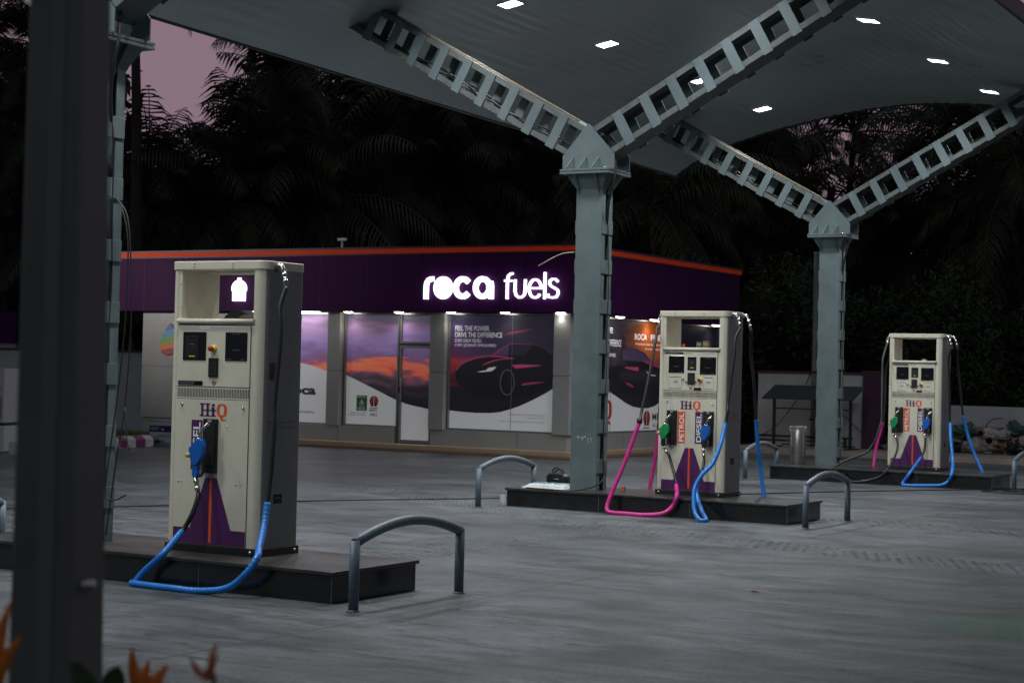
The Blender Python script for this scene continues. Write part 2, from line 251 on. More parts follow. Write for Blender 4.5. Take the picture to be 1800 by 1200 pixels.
def stroke(mb, path, w, y0, y1, cap=True):
    """a thick rounded stroke in the x-z plane extruded y0..y1"""
    n = len(path); L = []; R = []
    for i, p in enumerate(path):
        a = path[max(i-1, 0)]; b = path[min(i+1, n-1)]; dx, dz = b[0]-a[0], b[1]-a[1]; d = math.hypot(dx, dz) or 1
        nx, nz = -dz/d, dx/d; ww = w[i] if isinstance(w, list) else w
        L.append((p[0]+nx*ww/2, p[1]+nz*ww/2)); R.append((p[0]-nx*ww/2, p[1]-nz*ww/2))
    for i in range(n-1):
        q = [L[i], L[i+1], R[i+1], R[i]]
        vs = [(x, y0, z) for x, z in q]+[(x, y1, z) for x, z in q]
        fs = [(0,1,2,3), (7,6,5,4), (0,4,5,1), (2,6,7,3)]
        if i == 0: fs.append((3,7,4,0))
        if i == n-2: fs.append((1,5,6,2))
        mb.add(vs, fs)
def arc(cx, cz, rx, rz, a0, a1, n=20): return [(cx+rx*cos(radians(a0+(a1-a0)*i/n)), cz+rz*sin(radians(a0+(a1-a0)*i/n))) for i in range(n+1)]

# ------------------------------------------------------------ ground
def ground_material():
    m = bpy.data.materials.new('troweled_concrete'); m.use_nodes = True; n = m.node_tree.nodes; l = m.node_tree.links; p = n['Principled BSDF']
    g = n.new('ShaderNodeNewGeometry')
    def noise(scale, stretch, detail=6, rough=.6, rot=0.):
        mp = n.new('ShaderNodeMapping'); mp.inputs['Scale'].default_value = stretch; mp.inputs['Rotation'].default_value = (0, 0, rot)
        t = n.new('ShaderNodeTexNoise'); t.inputs['Scale'].default_value = scale; t.inputs['Detail'].default_value = detail; t.inputs['Roughness'].default_value = rough
        l.new(g.outputs['Position'], mp.inputs['Vector']); l.new(mp.outputs['Vector'], t.inputs['Vector']); return t
    def math_(op, a, b=None, v=None):
        k = n.new('ShaderNodeMath'); k.operation = op
        if isinstance(a, float): k.inputs[0].default_value = a
        else: l.new(a, k.inputs[0])
        if b is not None: l.new(b, k.inputs[1])
        if v is not None: k.inputs[1].default_value = v
        return k.outputs[0]
    big = noise(.35, (1, 1, 1), 5); mid = noise(1.6, (.7, 1.7, 1), 10, .74, .25); streak = noise(7., (.34, 1.7, 1), 9, .80, .10); fine = noise(60., (1, 1, 1), 3)
    pit = noise(16., (1, 1, 1), 2)
    def ramp(src, p0, c0, p1, c1):
        q = n.new('ShaderNodeValToRGB'); q.color_ramp.elements[0].position = p0; q.color_ramp.elements[0].color = (c0, c0, c0, 1); q.color_ramp.elements[1].position = p1; q.color_ramp.elements[1].color = (c1, c1, c1, 1); l.new(src, q.inputs['Fac']); return q.outputs['Color']
    def mul(x, y):
        q = n.new('ShaderNodeMixRGB'); q.blend_type = 'MULTIPLY'; q.inputs[0].default_value = 1
        if isinstance(x, tuple): q.inputs[1].default_value = x
        else: l.new(x, q.inputs[1])
        l.new(y, q.inputs[2]); return q
    r = mul((.104, .114, .121, 1), ramp(big.outputs['Fac'], .38, .68, .62, 1.25))
    r = mul(r.outputs['Color'], ramp(mid.outputs['Fac'], .36, .50, .62, 1.42)); r = mul(r.outputs['Color'], ramp(streak.outputs['Fac'], .36, .58, .64, 1.38))
    # dark pits
    pr = n.new('ShaderNodeValToRGB'); pr.color_ramp.elements[0].position = .26; pr.color_ramp.elements[0].color = (.35, .35, .35, 1); pr.color_ramp.elements[1].position = .33; pr.color_ramp.elements[1].color = (1, 1, 1, 1)
    l.new(pit.outputs['Fac'], pr.inputs['Fac'])
    mm = n.new('ShaderNodeMixRGB'); mm.blend_type = 'MULTIPLY'; mm.inputs[0].default_value = 1; l.new(r.outputs['Color'], mm.inputs[1]); l.new(pr.outputs['Color'], mm.inputs[2])
    stn = noise(.9, (1, 1, 1), 3, .5); sr = n.new('ShaderNodeValToRGB'); sr.color_ramp.elements[0].position = .58; sr.color_ramp.elements[0].color = (1, 1, 1, 1); sr.color_ramp.elements[1].position = .70; sr.color_ramp.elements[1].color = (.55, .55, .57, 1)
    l.new(stn.outputs['Fac'], sr.inputs['Fac']); ms = n.new('ShaderNodeMixRGB'); ms.blend_type = 'MULTIPLY'; ms.inputs[0].default_value = 1; l.new(mm.outputs['Color'], ms.inputs[1]); l.new(sr.outputs['Color'], ms.inputs[2]); mm = ms
    drp = noise(5.5, (1, 1, 1), 2, .5); dr2 = n.new('ShaderNodeValToRGB'); dr2.color_ramp.elements[0].position = .71; dr2.color_ramp.elements[0].color = (1, 1, 1, 1); dr2.color_ramp.elements[1].position = .745; dr2.color_ramp.elements[1].color = (.4, .4, .42, 1)
    l.new(drp.outputs['Fac'], dr2.inputs['Fac']); ms = n.new('ShaderNodeMixRGB'); ms.blend_type = 'MULTIPLY'; ms.inputs[0].default_value = 1; l.new(mm.outputs['Color'], ms.inputs[1]); l.new(dr2.outputs['Color'], ms.inputs[2]); mm = ms
    ag = noise(38., (1, 1, 1), 4, .8); ar = n.new('ShaderNodeValToRGB'); ar.color_ramp.elements[0].position = .36; ar.color_ramp.elements[0].color = (.55, .55, .55, 1); ar.color_ramp.elements[1].position = .66; ar.color_ramp.elements[1].color = (1.5, 1.5, 1.5, 1)
    l.new(ag.outputs['Fac'], ar.inputs['Fac']); ms = n.new('ShaderNodeMixRGB'); ms.blend_type = 'MULTIPLY'; ms.inputs[0].default_value = 1; l.new(mm.outputs['Color'], ms.inputs[1]); l.new(ar.outputs['Color'], ms.inputs[2]); mm = ms
    # saw-cut joints with broken edges
    sp = n.new('ShaderNodeSeparateXYZ'); l.new(g.outputs['Position'], sp.inputs[0])
    def joint(out, period, off, dist):
        w = math_('ADD', out, math_('MULTIPLY', dist.outputs['Fac'], v=.05)); w = math_('ADD', w, v=off)
        md = math_('PINGPONG', w, v=period/2); return math_('LESS_THAN', md, v=.013)
    jn = noise(3., (1, 1, 1), 4)
    j = math_('MAXIMUM', joint(sp.outputs['X'], 4.6, 2.1, jn), joint(sp.outputs['Y'], 4.5, 1.2, jn))
    gate = math_('GREATER_THAN', jn.outputs['Fac'], v=.36); j = math_('MULTIPLY', j, gate)
    m2 = n.new('ShaderNodeMixRGB'); m2.inputs[2].default_value = (.02, .02, .022, 1); l.new(math_('MULTIPLY', j, v=.75), m2.inputs[0]); l.new(mm.outputs['Color'], m2.inputs[1])
    # pale green paint trace
    vd = n.new('ShaderNodeVectorMath'); vd.operation = 'DISTANCE'; vd.inputs[1].default_value = (-3.1, 12.2, 0)
    l.new(g.outputs['Position'], vd.inputs[0])
    gd = math_('ADD', vd.outputs['Value'], math_('MULTIPLY', mid.outputs['Fac'], v=.5)); gr = n.new('ShaderNodeMapRange'); gr.inputs['From Min'].default_value = .75; gr.inputs['From Max'].default_value = 1.05; gr.inputs['To Min'].default_value = .6; gr.inputs['To Max'].default_value = 0
    l.new(gd, gr.inputs['Value'])
    m3 = n.new('ShaderNodeMixRGB'); m3.inputs[2].default_value = (.045, .13, .075, 1); l.new(gr.outputs['Result'], m3.inputs[0]); l.new(m2.outputs['Color'], m3.inputs[1])
    l.new(m3.outputs['Color'], p.inputs['Base Color'])
    rr = n.new('ShaderNodeMapRange'); rr.inputs['From Min'].default_value = .3; rr.inputs['From Max'].default_value = .7; rr.inputs['To Min'].default_value = .21; rr.inputs['To Max'].default_value = .56
    l.new(math_('ADD', math_('MULTIPLY', mid.outputs['Fac'], v=.6), math_('MULTIPLY', streak.outputs['Fac'], v=.4)), rr.inputs['Value']); l.new(rr.outputs['Result'], p.inputs['Roughness'])
    h = math_('ADD', math_('MULTIPLY', streak.outputs['Fac'], v=1.0), math_('MULTIPLY', fine.outputs['Fac'], v=.12)); h = math_('SUBTRACT', h, math_('MULTIPLY', j, v=.8))
    h = math_('ADD', h, math_('MULTIPLY', mid.outputs['Fac'], v=1.2))
    b = n.new('ShaderNodeBump'); b.inputs['Strength'].default_value = .9; b.inputs['Distance'].default_value = .028; l.new(h, b.inputs['Height']); l.new(b.outputs['Normal'], p.inputs['Normal'])
    p.inputs['Specular IOR Level'].default_value = .38
    return m
gm = ground_material()
g = MB(); g.quad((-260, -200, 0), (200, -200, 0), (200, 260, 0), (-260, 260, 0))
struct(g.build('ground', gm), 'dark grey troweled concrete forecourt with brush marks')

# studded strips pressed into the concrete
def stud_strip(a, b, rows, seed):
    rnd = random.Random(seed); a = Vector(a); b = Vector(b); d = (b-a); L = d.length; d.normalize(); q = Vector((-d.y, d.x)); mb = MB()
    n = int(L/.115)
    for i in range(n):
        for k in range(rows):
            if rnd.random() < .04: continue
            c = a+d*(i*.115+(.055 if k % 2 else 0)+rnd.uniform(-.004, .004))+q*((k-(rows-1)/2)*.088+rnd.uniform(-.003, .003))
            l, w, hh = .034+rnd.random()*.008, .020, .005+rnd.random()*.002
            P = [c+d*x*l+q*y*w for x, y in ((-1, 0), (0, -1), (1, 0), (0, 1))]; Q = [c+d*x*l*.6+q*y*w*.55 for x, y in ((-1, 0), (0, -1), (1, 0), (0, 1))]
            mb.add([(p.x, p.y, .0005) for p in P]+[(p.x, p.y, hh) for p in Q], [(0,1,5,4), (1,2,6,5), (2,3,7,6), (3,0,4,7), (4,5,6,7)])
    return mb
studm = mat('stud_concrete', (.098, .104, .112), .38, var=.3, vscale=6)
st = MB()
for (a, b, r_, sd) in (((-15.2, 20.9), (-9.3, 17.3), 9, 1), ((-9.3, 17.3), (-6.0, 16.35), 9, 2), ((-6.0, 16.35), (-3.2, 15.8), 9, 6),
                      ((-8.95, 12.6), (-8.72, 17.2), 9, 3), ((-8.72, 17.2), (-8.55, 18.6), 9, 4), ((-7.5, 20.1), (-3.4, 19.6), 9, 5)):
    s_ = stud_strip(a, b, r_, sd); st.add(s_.v, s_.f)
o = st.build('studded_strip', gm); struct(o, 'bands of small lozenge studs cast into the concrete'); 

# ------------------------------------------------------------ canopy
PS = [-14.8,-14.3,-13.6,-12.9,-12.3,-11.2,-10.1,-9.0,-8.0,-7.3,-6.6,-5.9,-5.3]
PZ = [5.88,6.18,6.45,6.64,6.76,6.94,7.01,6.95,6.80,6.66,6.45,6.16,5.86]
def cz(s, t):
    s = min(max(s, PS[0]), PS[-1])
    for i in range(len(PS)-1):
        if s <= PS[i+1]:
            k = (s-PS[i])/(PS[i+1]-PS[i])
            m0 = (PZ[i+1]-PZ[i-1])/(PS[i+1]-PS[i-1]) if i else (PZ[1]-PZ[0])/(PS[1]-PS[0])*1.15
            m1 = (PZ[i+2]-PZ[i])/(PS[i+2]-PS[i]) if i+2 < len(PS) else (PZ[-1]-PZ[-2])/(PS[-1]-PS[-2])*1.15
            h = PS[i+1]-PS[i]; k2, k3 = k*k, k*k*k
            z = (2*k3-3*k2+1)*PZ[i]+(k3-2*k2+k)*h*m0+(-2*k3+3*k2)*PZ[i+1]+(k3-k2)*h*m1
            return z-.023*(t-16)
    return PZ[-1]
can = thing('canopy', 'long curved canopy with grey sheet metal ceiling spanning over the three pumps', 'canopy', (-10.1, 19, 0))
def cl(p): return (p[0]+10.1, p[1]-19, p[2])
rnd = random.Random(3)
mb = MB(); T0, T1 = 3.2, 31.2; W_ = .19; s = -14.8; k = 0
while s < -5.3-1e-6:
    s2 = min(s+W_, -5.3); nT = 84; amp = rnd.uniform(.5, 1.); ph = rnd.random()*9
    vs = []
    for i in range(nT+1):
        t = T0+(T1-T0)*i/nT
        wob = .006*amp*sin(t*1.7+ph)+.004*sin(t*4.3+ph*2+k*.6)
        vs += [cl((s, t, cz(s, t)+.004)), cl((s+.010, t, cz(s, t)-.006)), cl(((s+s2)/2, t, cz((s+s2)/2, t)-.006+wob*.9)), cl((s2-.004, t, cz(s2, t)+.006))]
    fs = []
    for i in range(nT):
        for j in range(3): a = i*4+j; fs.append((a, a+4, a+5, a+1))
    mb.add(vs, fs, False); s = s2; k += 1
ceilm = mat('grey_ceiling_sheet', (.47, .53, .535), .32, metal=.3, var=.08, vscale=.8)
mb.build('ceiling', ceilm, can)
mb = MB(); nS = 48
for i in range(nS):
    a, b = -14.8+9.5*i/nS, -14.8+9.5*(i+1)/nS
    mb.add([cl((a, T0, cz(a, T0)+.14)), cl((b, T0, cz(b, T0)+.14)), cl((b, T1, cz(b, T1)+.14)), cl((a, T1, cz(a, T1)+.14))], [(0, 1, 2, 3)], True)
mb.build('roof_sheet', ceilm, can)
edgem = mat('dark_edge_trim', (.035, .038, .042), .5)
mb = MB()
for sx, q in ((-14.8, -1), (-5.3, 1)):
    for i in range(20):
        a, b = T0+(T1-T0)*i/20, T0+(T1-T0)*(i+1)/20
        za, zb = cz(sx, a), cz(sx, b)
        x0, x1 = sx, sx+q*.05
        mb.add([cl((x0, a, za-.03)), cl((x1, a, za-.03)), cl((x1, a, za+.16)), cl((x0, a, za+.16)), cl((x0, b, zb-.03)), cl((x1, b, zb-.03)), cl((x1, b, zb+.16)), cl((x0, b, zb+.16))],
               [(0,1,5,4), (1,2,6,5), (2,3,7,6), (3,0,4,7), (0,3,2,1), (4,5,6,7)])
for t_, q in ((T0, -1), (T1, 1)):
    for i in range(nS):
        a, b = -14.8+9.5*i/nS, -14.8+9.5*(i+1)/nS; za, zb = cz(a, t_), cz(b, t_); y0, y1 = t_, t_+q*.05
        mb.add([cl((a, y0, za-.03)), cl((a, y1, za-.03)), cl((a, y1, za+.16)), cl((a, y0, za+.16)), cl((b, y0, zb-.03)), cl((b, y1, zb-.03)), cl((b, y1, zb+.16)), cl((b, y0, zb+.16))],
               [(0,4,5,1), (1,5,6,2), (2,6,7,3), (3,7,4,0), (0,1,2,3), (7,6,5,4)])
mb.build('edge_trim', edgem, can)
for t_ in (10.2, 15.3, 20.4, 25.5, 30.6):   # joint clips along the left eave
    mb = MB(); mb.box(-14.86+10.1, -14.80+10.1, t_-19-.05, t_-19+.05, cz(-14.8, t_)-.055, cz(-14.8, t_)+.02); mb.build('eave_clip', steelblue, can)

LAMP_LABEL = ['second lamp of the left row, at the top edge of the picture', 'lamp of the left row just above the nearest complete column', 'lamp of the left row seen through the near right arm', 'farthest lamp of the left row, above the small dip of the ceiling',
   'nearest visible lamp of the right row, high on the ceiling', 'middle visible lamp of the right row, high on the right', 'farthest lamp of the right row, nearest the right edge']
def lamp(p, label, k):
    x, y, z = p; z = cz(x, y); sl = (cz(x+.15, y)-cz(x-.15, y))/.3
    t = thing('canopy_light', label, 'ceiling light', (x, y, z), 0, 'square led lights in the canopy ceiling')
    t.rotation_euler = (0, -math.atan(sl), 0)
    f = MB(); h = .15
    f.box(-h, h, -h, -h+.02, -.026, .02); f.box(-h, h, h-.02, h, -.026, .02); f.box(-h, -h+.02, -h+.02, h-.02, -.026, .02); f.box(h-.02, h, -h+.02, h-.02, -.026, .02)
    f.build('frame', whitepaint, t)
    d = MB(); d.box(-h+.021, h-.021, -h+.021, h-.021, -.020, .018); d.build('diffuser', ledm, t)
    L = bpy.data.lights.new('led_lamp', 'AREA'); L.shape = 'SQUARE'; L.size = .28; L.energy = LAMP_W; L.spread = radians(150); L.color = (.93, .965, 1.0)
    lo = bpy.data.objects.new('led_lamp', L); COL.objects.link(lo); lo.parent = t; lo.location = (0, 0, -.03)
for k, p in enumerate(LAMPS): lamp(p, 'white square led '+LAMP_LABEL[k], k)
for k, (x, y) in enumerate([(-12.3, 17.8), (-12.3, 14.9), (-12.3, 12.0), (-12.3, 9.1), (-12.3, 6.2), (-8.35, 20.9), (-8.35, 18.0), (-8.35, 15.1), (-8.35, 12.2), (-8.35, 9.3), (-8.35, 6.4)]):
    lamp((x, y, 0), 'white square led lamp outside the picture, nearer than the visible ones', k)

# ------------------------------------------------------------ canopy columns with their Y arms
ANG = radians(28.8)
def make_column(label):
    t = thing('canopy_column', label, 'column', (-10.35, 19.5, 0), 0, 'blue grey steel columns with two spreading arms')
    c = MB(); zt = 4.10; zb = .13                                   # two channels, webs facing -y and +y
    for q in (-1, 1):
        c.box(-.18, .18, q*.14, q*.128, zb, zt)
        for x in (-1, 1): c.box(x*.18, x*.170, q*.128, q*.045, zb, zt)
    c.build('post', steelblue, t, bevel=.003)
    cr = MB(); cr.box(-.10, .10, -.072, .072, zb, zt); 
    z = .52
    while z < 3.95:
        for x in (-1, 1):
            b = MB(); b.box(x*.181, x*.193, -.135, .135, z-.085, z+.085); b.build('batten_plate', steelblue, t, bevel=.003)
        z += .49
    p = MB(); p.box(-.34, .34, -.30, .30, 4.14, 4.165); p.box(-.34, .34, -.30, .30, 4.105, 4.132); p.build('cap_plate', steelblue, t, bevel=.002)
    bo = MB()
    for x in (-.27, -.09, .09, .27):
        for y in (-.26, .26): bo.lathe([(0, .018), (.013, .018), (.013, 0), (0, 0)], (x, y, 4.1655), 6)
    bo.build('bolt', chrome, t)
    h = MB()                                                        # haunch under the plate: flared skirt
    A = [(-.27, -.24), (.27, -.24), (.27, .24), (-.27, .24)]; B = [(-.183, -.143), (.183, -.143), (.183, .143), (-.183, .143)]
    h.add([(x, y, 4.104) for x, y in A]+[(x, y, 3.93) for x, y in B], [(0,4,5,1), (1,5,6,2), (2,6,7,3), (3,7,4,0)])
    for x, y in ((-.14, -1), (.14, -1), (-.14, 1), (.14, 1)): h.add([(x-.005, y*.143, 3.86), (x-.005, y*.30, 4.104), (x-.005, y*.143, 4.104), (x+.005, y*.143, 3.86), (x+.005, y*.30, 4.104), (x+.005, y*.143, 4.104)], [(0,1,2), (5,4,3), (0,3,4,1)])
    for x in (-1, 1): h.add([(x*.183, -.005, 3.86), (x*.335, -.005, 4.104), (x*.183, -.005, 4.104), (x*.183, .005, 3.86), (x*.335, .005, 4.104), (x*.183, .005, 4.104)], [(0,1,2), (5,4,3), (0,3,4,1)])
    h.build('haunch', steelblue, t)
    for q in (-1, 1):
        g_ = MB(); g_.prism([(-.35, 4.166), (.37, 4.166), (.37, 4.34), (.015, 4.72), (-.015, 4.72), (-.35, 4.34)], 'y', q*.21, q*.198); g_.build('gusset_plate', steelblue, t)
        for x in (-.20, -.02, .16):
            r = MB(); r.add([(x-.006, q*.211, 4.166), (x-.066, q*.295, 4.166), (x-.066, q*.295, 4.18), (x-.006, q*.225, 4.315), (x-.006, q*.211, 4.315)]+[(x+.006, q*.211, 4.166), (x-.054, q*.295, 4.166), (x-.054, q*.295, 4.18), (x+.006, q*.225, 4.315), (x+.006, q*.211, 4.315)],
                           [(0,1,2,3,4), (9,8,7,6,5), (1,6,7,2), (2,7,8,3), (3,8,9,4)]); r.build('stiffener', steelblue, t)
    for sgn in (-1, 1):                                             # arms
        def P(a, y, b): # a along, b perpendicular
            x = .02+a*cos(ANG)-b*sin(ANG) if sgn > 0 else -(.02+a*cos(ANG)-b*sin(ANG))
            return (x, y, 4.43+a*sin(ANG)+b*cos(ANG))
        def pb(mb, a0, a1, y0, y1, b0, b1):
            vs = [P(a, y, b) for b in (b0, b1) for a, y in ((a0, y0), (a1, y0), (a1, y1), (a0, y1))]
            fs = [(0,3,2,1), (4,5,6,7), (0,1,5,4), (1,2,6,5), (2,3,7,6), (3,0,4,7)]
            if sgn < 0: fs = [f[::-1] for f in fs]
            mb.add(vs, fs)
        L = 4.22; H = .215; a_s = .10
        m_ = MB(); pb(m_, a_s, L, -.17, .17, H-.012, H); pb(m_, a_s, L, -.17, .17, -H, -H+.012)
        for y in (-1, 1):
            pb(m_, a_s, L, y*.17, y*.16, H-.072, H-.0125); pb(m_, a_s, L, y*.17, y*.16, -H+.0125, -H+.072)
        arm = m_.build('arm', mat('dusty_steel_paint', (.098, .112, .108), .65, var=.35, vscale=5.), t, bevel=.002)
        a = .50
        while a < L-.08:
            for y in (-1, 1):
                b = MB(); pb(b, a-.064, a+.064, y*.171, y*.183, -H-.02, H-.005); b.build('batten_plate', steelblue, arm)
            a += .405
        e = MB(); pb(e, L-.16, L, -.19, .19, H+.004, H+.016); pb(e, L+.002, L+.014, -.18, .18, -H, H); e.build('end_plate', steelblue, arm)
        if sgn < 0:
            cr_ = MB(); cr_.tube([P(.30, -.13, H+.020), P(3.3, -.13, H+.020)], .017, 6); cr_.build('cream_conduit', mat('tan_conduit', (.30, .25, .17), .6), arm)
        for j in range(2):
            cb = MB(); pts = [P(.2+i*.5, .05*j-.02+.03*sin(i*2.+j), -.12+.04*sin(i*1.7+j*2)) for i in range(8)]; cb.tube(spline(pts, 4), .010, 6); cb.build('cable', cable, arm)
    cb = MB(); cb.tube(spline([(.30, -.06, 4.42), (.34, -.12, 4.15), (.33, -.14, 4.0), (.25, -.10, 3.75), (.19, -.02, 3.5)], 6), .016, 6); cb.build('cable', cable, t)
    jb = MB(); jb.box(.194, .215, -.11, .11, 3.36, 3.5); 
    cb = MB()
    cb.tube(spline([(.205, -.02, 3.5), (.20, .01, 3.2), (.23, -.02, 2.7), (.197, .03, 2.2), (.25, -.06, 1.6), (.20, 0, 1.1), (.215, -.02, .5), (.20, 0, .23)], 6), .006, 5); cb.build('cable', cable, t)
    return t
col2 = make_column('blue grey steel column at the centre, on the island of the middle pump')
col3 = copy_tree(col2); col3.location = (-10.58, 28.5, -.075); col3['label'] = 'far blue grey steel column right of centre, on the island with the steel bin'
col1 = copy_tree(col2); col1.location = (-10.11, 10.52, .055); col1['label'] = 'blue grey steel column at the left, half hidden behind the dark foreground post'
sc_ = MB()
for x0, z0, w_, h_ in ((-.10, .87, .035, .05), (-.045, .86, .04, .05), (.0, .875, .03, .012), (.05, .85, .01, .08), (.09, .86, .012, .06)):
    sc_.box(x0, x0+w_, -.1415, -.1405, z0, z0+.012); sc_.box(x0+w_*.6, x0+w_*.6+.006, -.1415, -.1405, z0-h_*.6, z0+.0)
sc_.build('chalk_mark', mat('chalk', (.42, .47, .48), .9), col2)

# ------------------------------------------------------------ islands
def island(fr, label):
    t = thing('pump_island', label, 'island', (fr[0], fr[1], 0), 0, 'black granite pump islands'); L = 3.68; W = 1.06
    b = MB(); b.box(-L, 0, 0, W, 0.001, .197); b.build('plinth', granite, t, bevel=.004)
    s_ = MB(); s_.box(-L-.02, .02, -.02, W+.02, .198, .225); s_.build('top_slab', granite_top, t, bevel=.004)
    j = MB()
    for x in (-1.2, -2.4): j.box(x-.003, x+.003, -.0015, 0, .01, .196)
    j.box(.0, .0015, .5, .506, .01, .196); j.build('tile_joint', mat('pale_grout', (.10, .10, .10), .8), t)
    g2 = MB(); g2.box(-.002, .003, -.003, .002, .0, .197); g2.build('corner_trim', mat('worn_edge', (.14, .14, .14), .6, var=.4, vscale=30), t)
    return t
isl = [island((-7.372, 10.114), 'long black granite island under the nearest pump at the left'), island((-7.522, 18.975), 'black granite island under the middle pump, ending beside a hoop'), island((-7.576, 27.601), 'far black granite island under the farthest pump')]

# ------------------------------------------------------------ fuel pumps
BW, BD, BH = .877, .478, 2.15; BZ = .06
def rrect(x0, x1, y0, y1, r, corners):
    pts = []
    for key, cx, cy, a0 in (('fl', x0, y0, 180), ('fr', x1, y0, 270), ('br', x1, y1, 0), ('bl', x0, y1, 90)):
        rr = corners.get(key, 0)
        if rr <= 0: pts.append((cx, cy))
        else:
            sx = 1 if cx == x0 else -1; sy = 1 if cy == y0 else -1
            c = (cx+sx*rr, cy+sy*rr)
            for i in range(9): a = radians(a0+90*i/8); pts.append((c[0]+rr*cos(a), c[1]+rr*sin(a)))
    return pts
def hiq(mb_p, mb_o, x0, x1, z0, z1, y, th=.0015):
    """serif H i in purple and a big Q in orange"""
    w = x1-x0; h = z1-z0; U = lambda u: x0+u*w; Z = lambda v: z0+v*h
    def R(mb, a, b, c, d): mb.box(U(a), U(b), y-th, y, Z(c), Z(d))
    b0 = .22
    for a, b in ((.05, .13), (.25, .33)): R(mb_p, a, b, b0, 1)
    for a, b in ((0, .18), (.20, .38)): R(mb_p, a, b, b0, b0+.07); R(mb_p, a, b, .93, 1.0)
    R(mb_p, .13, .60, .55, .62)
    R(mb_p, .45, .54, b0, .76); R(mb_p, .40, .59, b0, b0+.07); R(mb_p, .41, .54, .70, .77)
    mb_p.prism([(U(.495)+.06*w*cos(a*pi/6), Z(.90)+.09*h*sin(a*pi/6)) for a in range(12)], 'y', y-th, y)
    ring = []
    n = 28
    def se(cx, cz, rx, rz, i):
        a = 2*pi*i/n; c_, s__ = cos(a), sin(a); return (cx+rx*(abs(c_)**.7)*(1 if c_ >= 0 else -1), cz+rz*(abs(s__)**.7)*(1 if s__ >= 0 else -1))
    O = [se(U(.81), Z(.61), .185*w, .39*h, i) for i in range(n)]; I = [se(U(.81), Z(.61), .085*w, .31*h, i) for i in range(n)]
    for i in range(n):
        j = (i+1) % n; q = [O[i], O[j], I[j], I[i]]
        mb_o.add([(a, y-th, b) for a, b in q], [(0, 3, 2, 1)])
    mb_o.prism([(U(.74), Z(.24)), (U(.84), Z(.24)), (U(.86), Z(.06)), (U(.97), Z(.08)), (U(.97), Z(.02)), (U(.82), Z(-.02)), (U(.76), Z(.08))], 'y', y-th, y)

def nozzle(t, x, z, m_body, m_handle, small=1.):
    """nozzle hanging in its boot; x,z = centre of the boot, spout pointing up"""
    k = small
    def Pz(pts): return [(x+a*k, z+b*k) for a, b in pts]
    n = MB(); n.prism(Pz([(-.055, .085), (-.02, .10), (.002, .085), (.015, .045), (.012, -.01), (-.012, -.05), (-.03, -.075), (-.036, -.09), (-.085, -.09), (-.10, -.04), (-.115, -.01), (-.115, .03), (-.085, .055)]), 'y', -.145, -.098)
    nz = n.build('nozzle', m_body, t, bevel=.010, seg=3)
    s_ = MB(); s_.tube(spline([(x-.038*k, -.12, z+.085*k), (x-.026*k, -.12, z+.13*k), (x-.008*k, -.115, z+.165*k), (x+.02*k, -.09, z+.20*k)], 5), .013, 10); s_.build('spout', chrome, nz)
    c_ = MB(); c_.tube([(x-.042*k, -.12, z+.078*k), (x-.036*k, -.12, z+.10*k)], .019, 12); c_.build('spout_collar', chrome, nz)
    b = MB(); b.lathe([(0, -.012), (.017, -.012), (.02, 0), (.02, .012)], (x-.112*k, -.150, z-.02*k), 14, 'y'); b.build('button', mat('pale_yellow_button', (.55, .5, .15), .4), nz)
    h = MB(); h.prism(Pz([(-.083, -.088), (-.036, -.088), (-.034, -.155), (-.045, -.172), (-.078, -.172), (-.085, -.155)]), 'y', -.138, -.102); h.build('handle', m_handle, nz, bevel=.008, seg=3)
    g_ = MB(); g_.tube(spline([(x-.03*k, -.12, z-.055*k), (x+.0*k, -.12, z-.09*k), (x+.005*k, -.12, z-.13*k), (x-.012*k, -.12, z-.158*k), (x-.04*k, -.12, z-.165*k)], 5), .008, 8); g_.build('trigger_guard', rubber, nz)
    g_ = MB(); g_.tube(spline([(x-.02*k, -.12, z-.07*k), (x-.012*k, -.12, z-.12*k), (x-.022*k, -.12, z-.17*k)], 5), .006, 6); g_.build('trigger', chrome, nz)
    return nz

def swivel(mb, a, b, r=.021):
    a = Vector(a); b = Vector(b); d = b-a
    mb.tube([a, a+d*.16, a+d*.17, a+d*.30, a+d*.31, a+d*.55, a+d*.56, a+d*.72, a+d*.73, b], [r*.8, r*.8, r, r, r*.78, r*.78, r*1.02, r*1.02, r*.8, r*.8], 12)

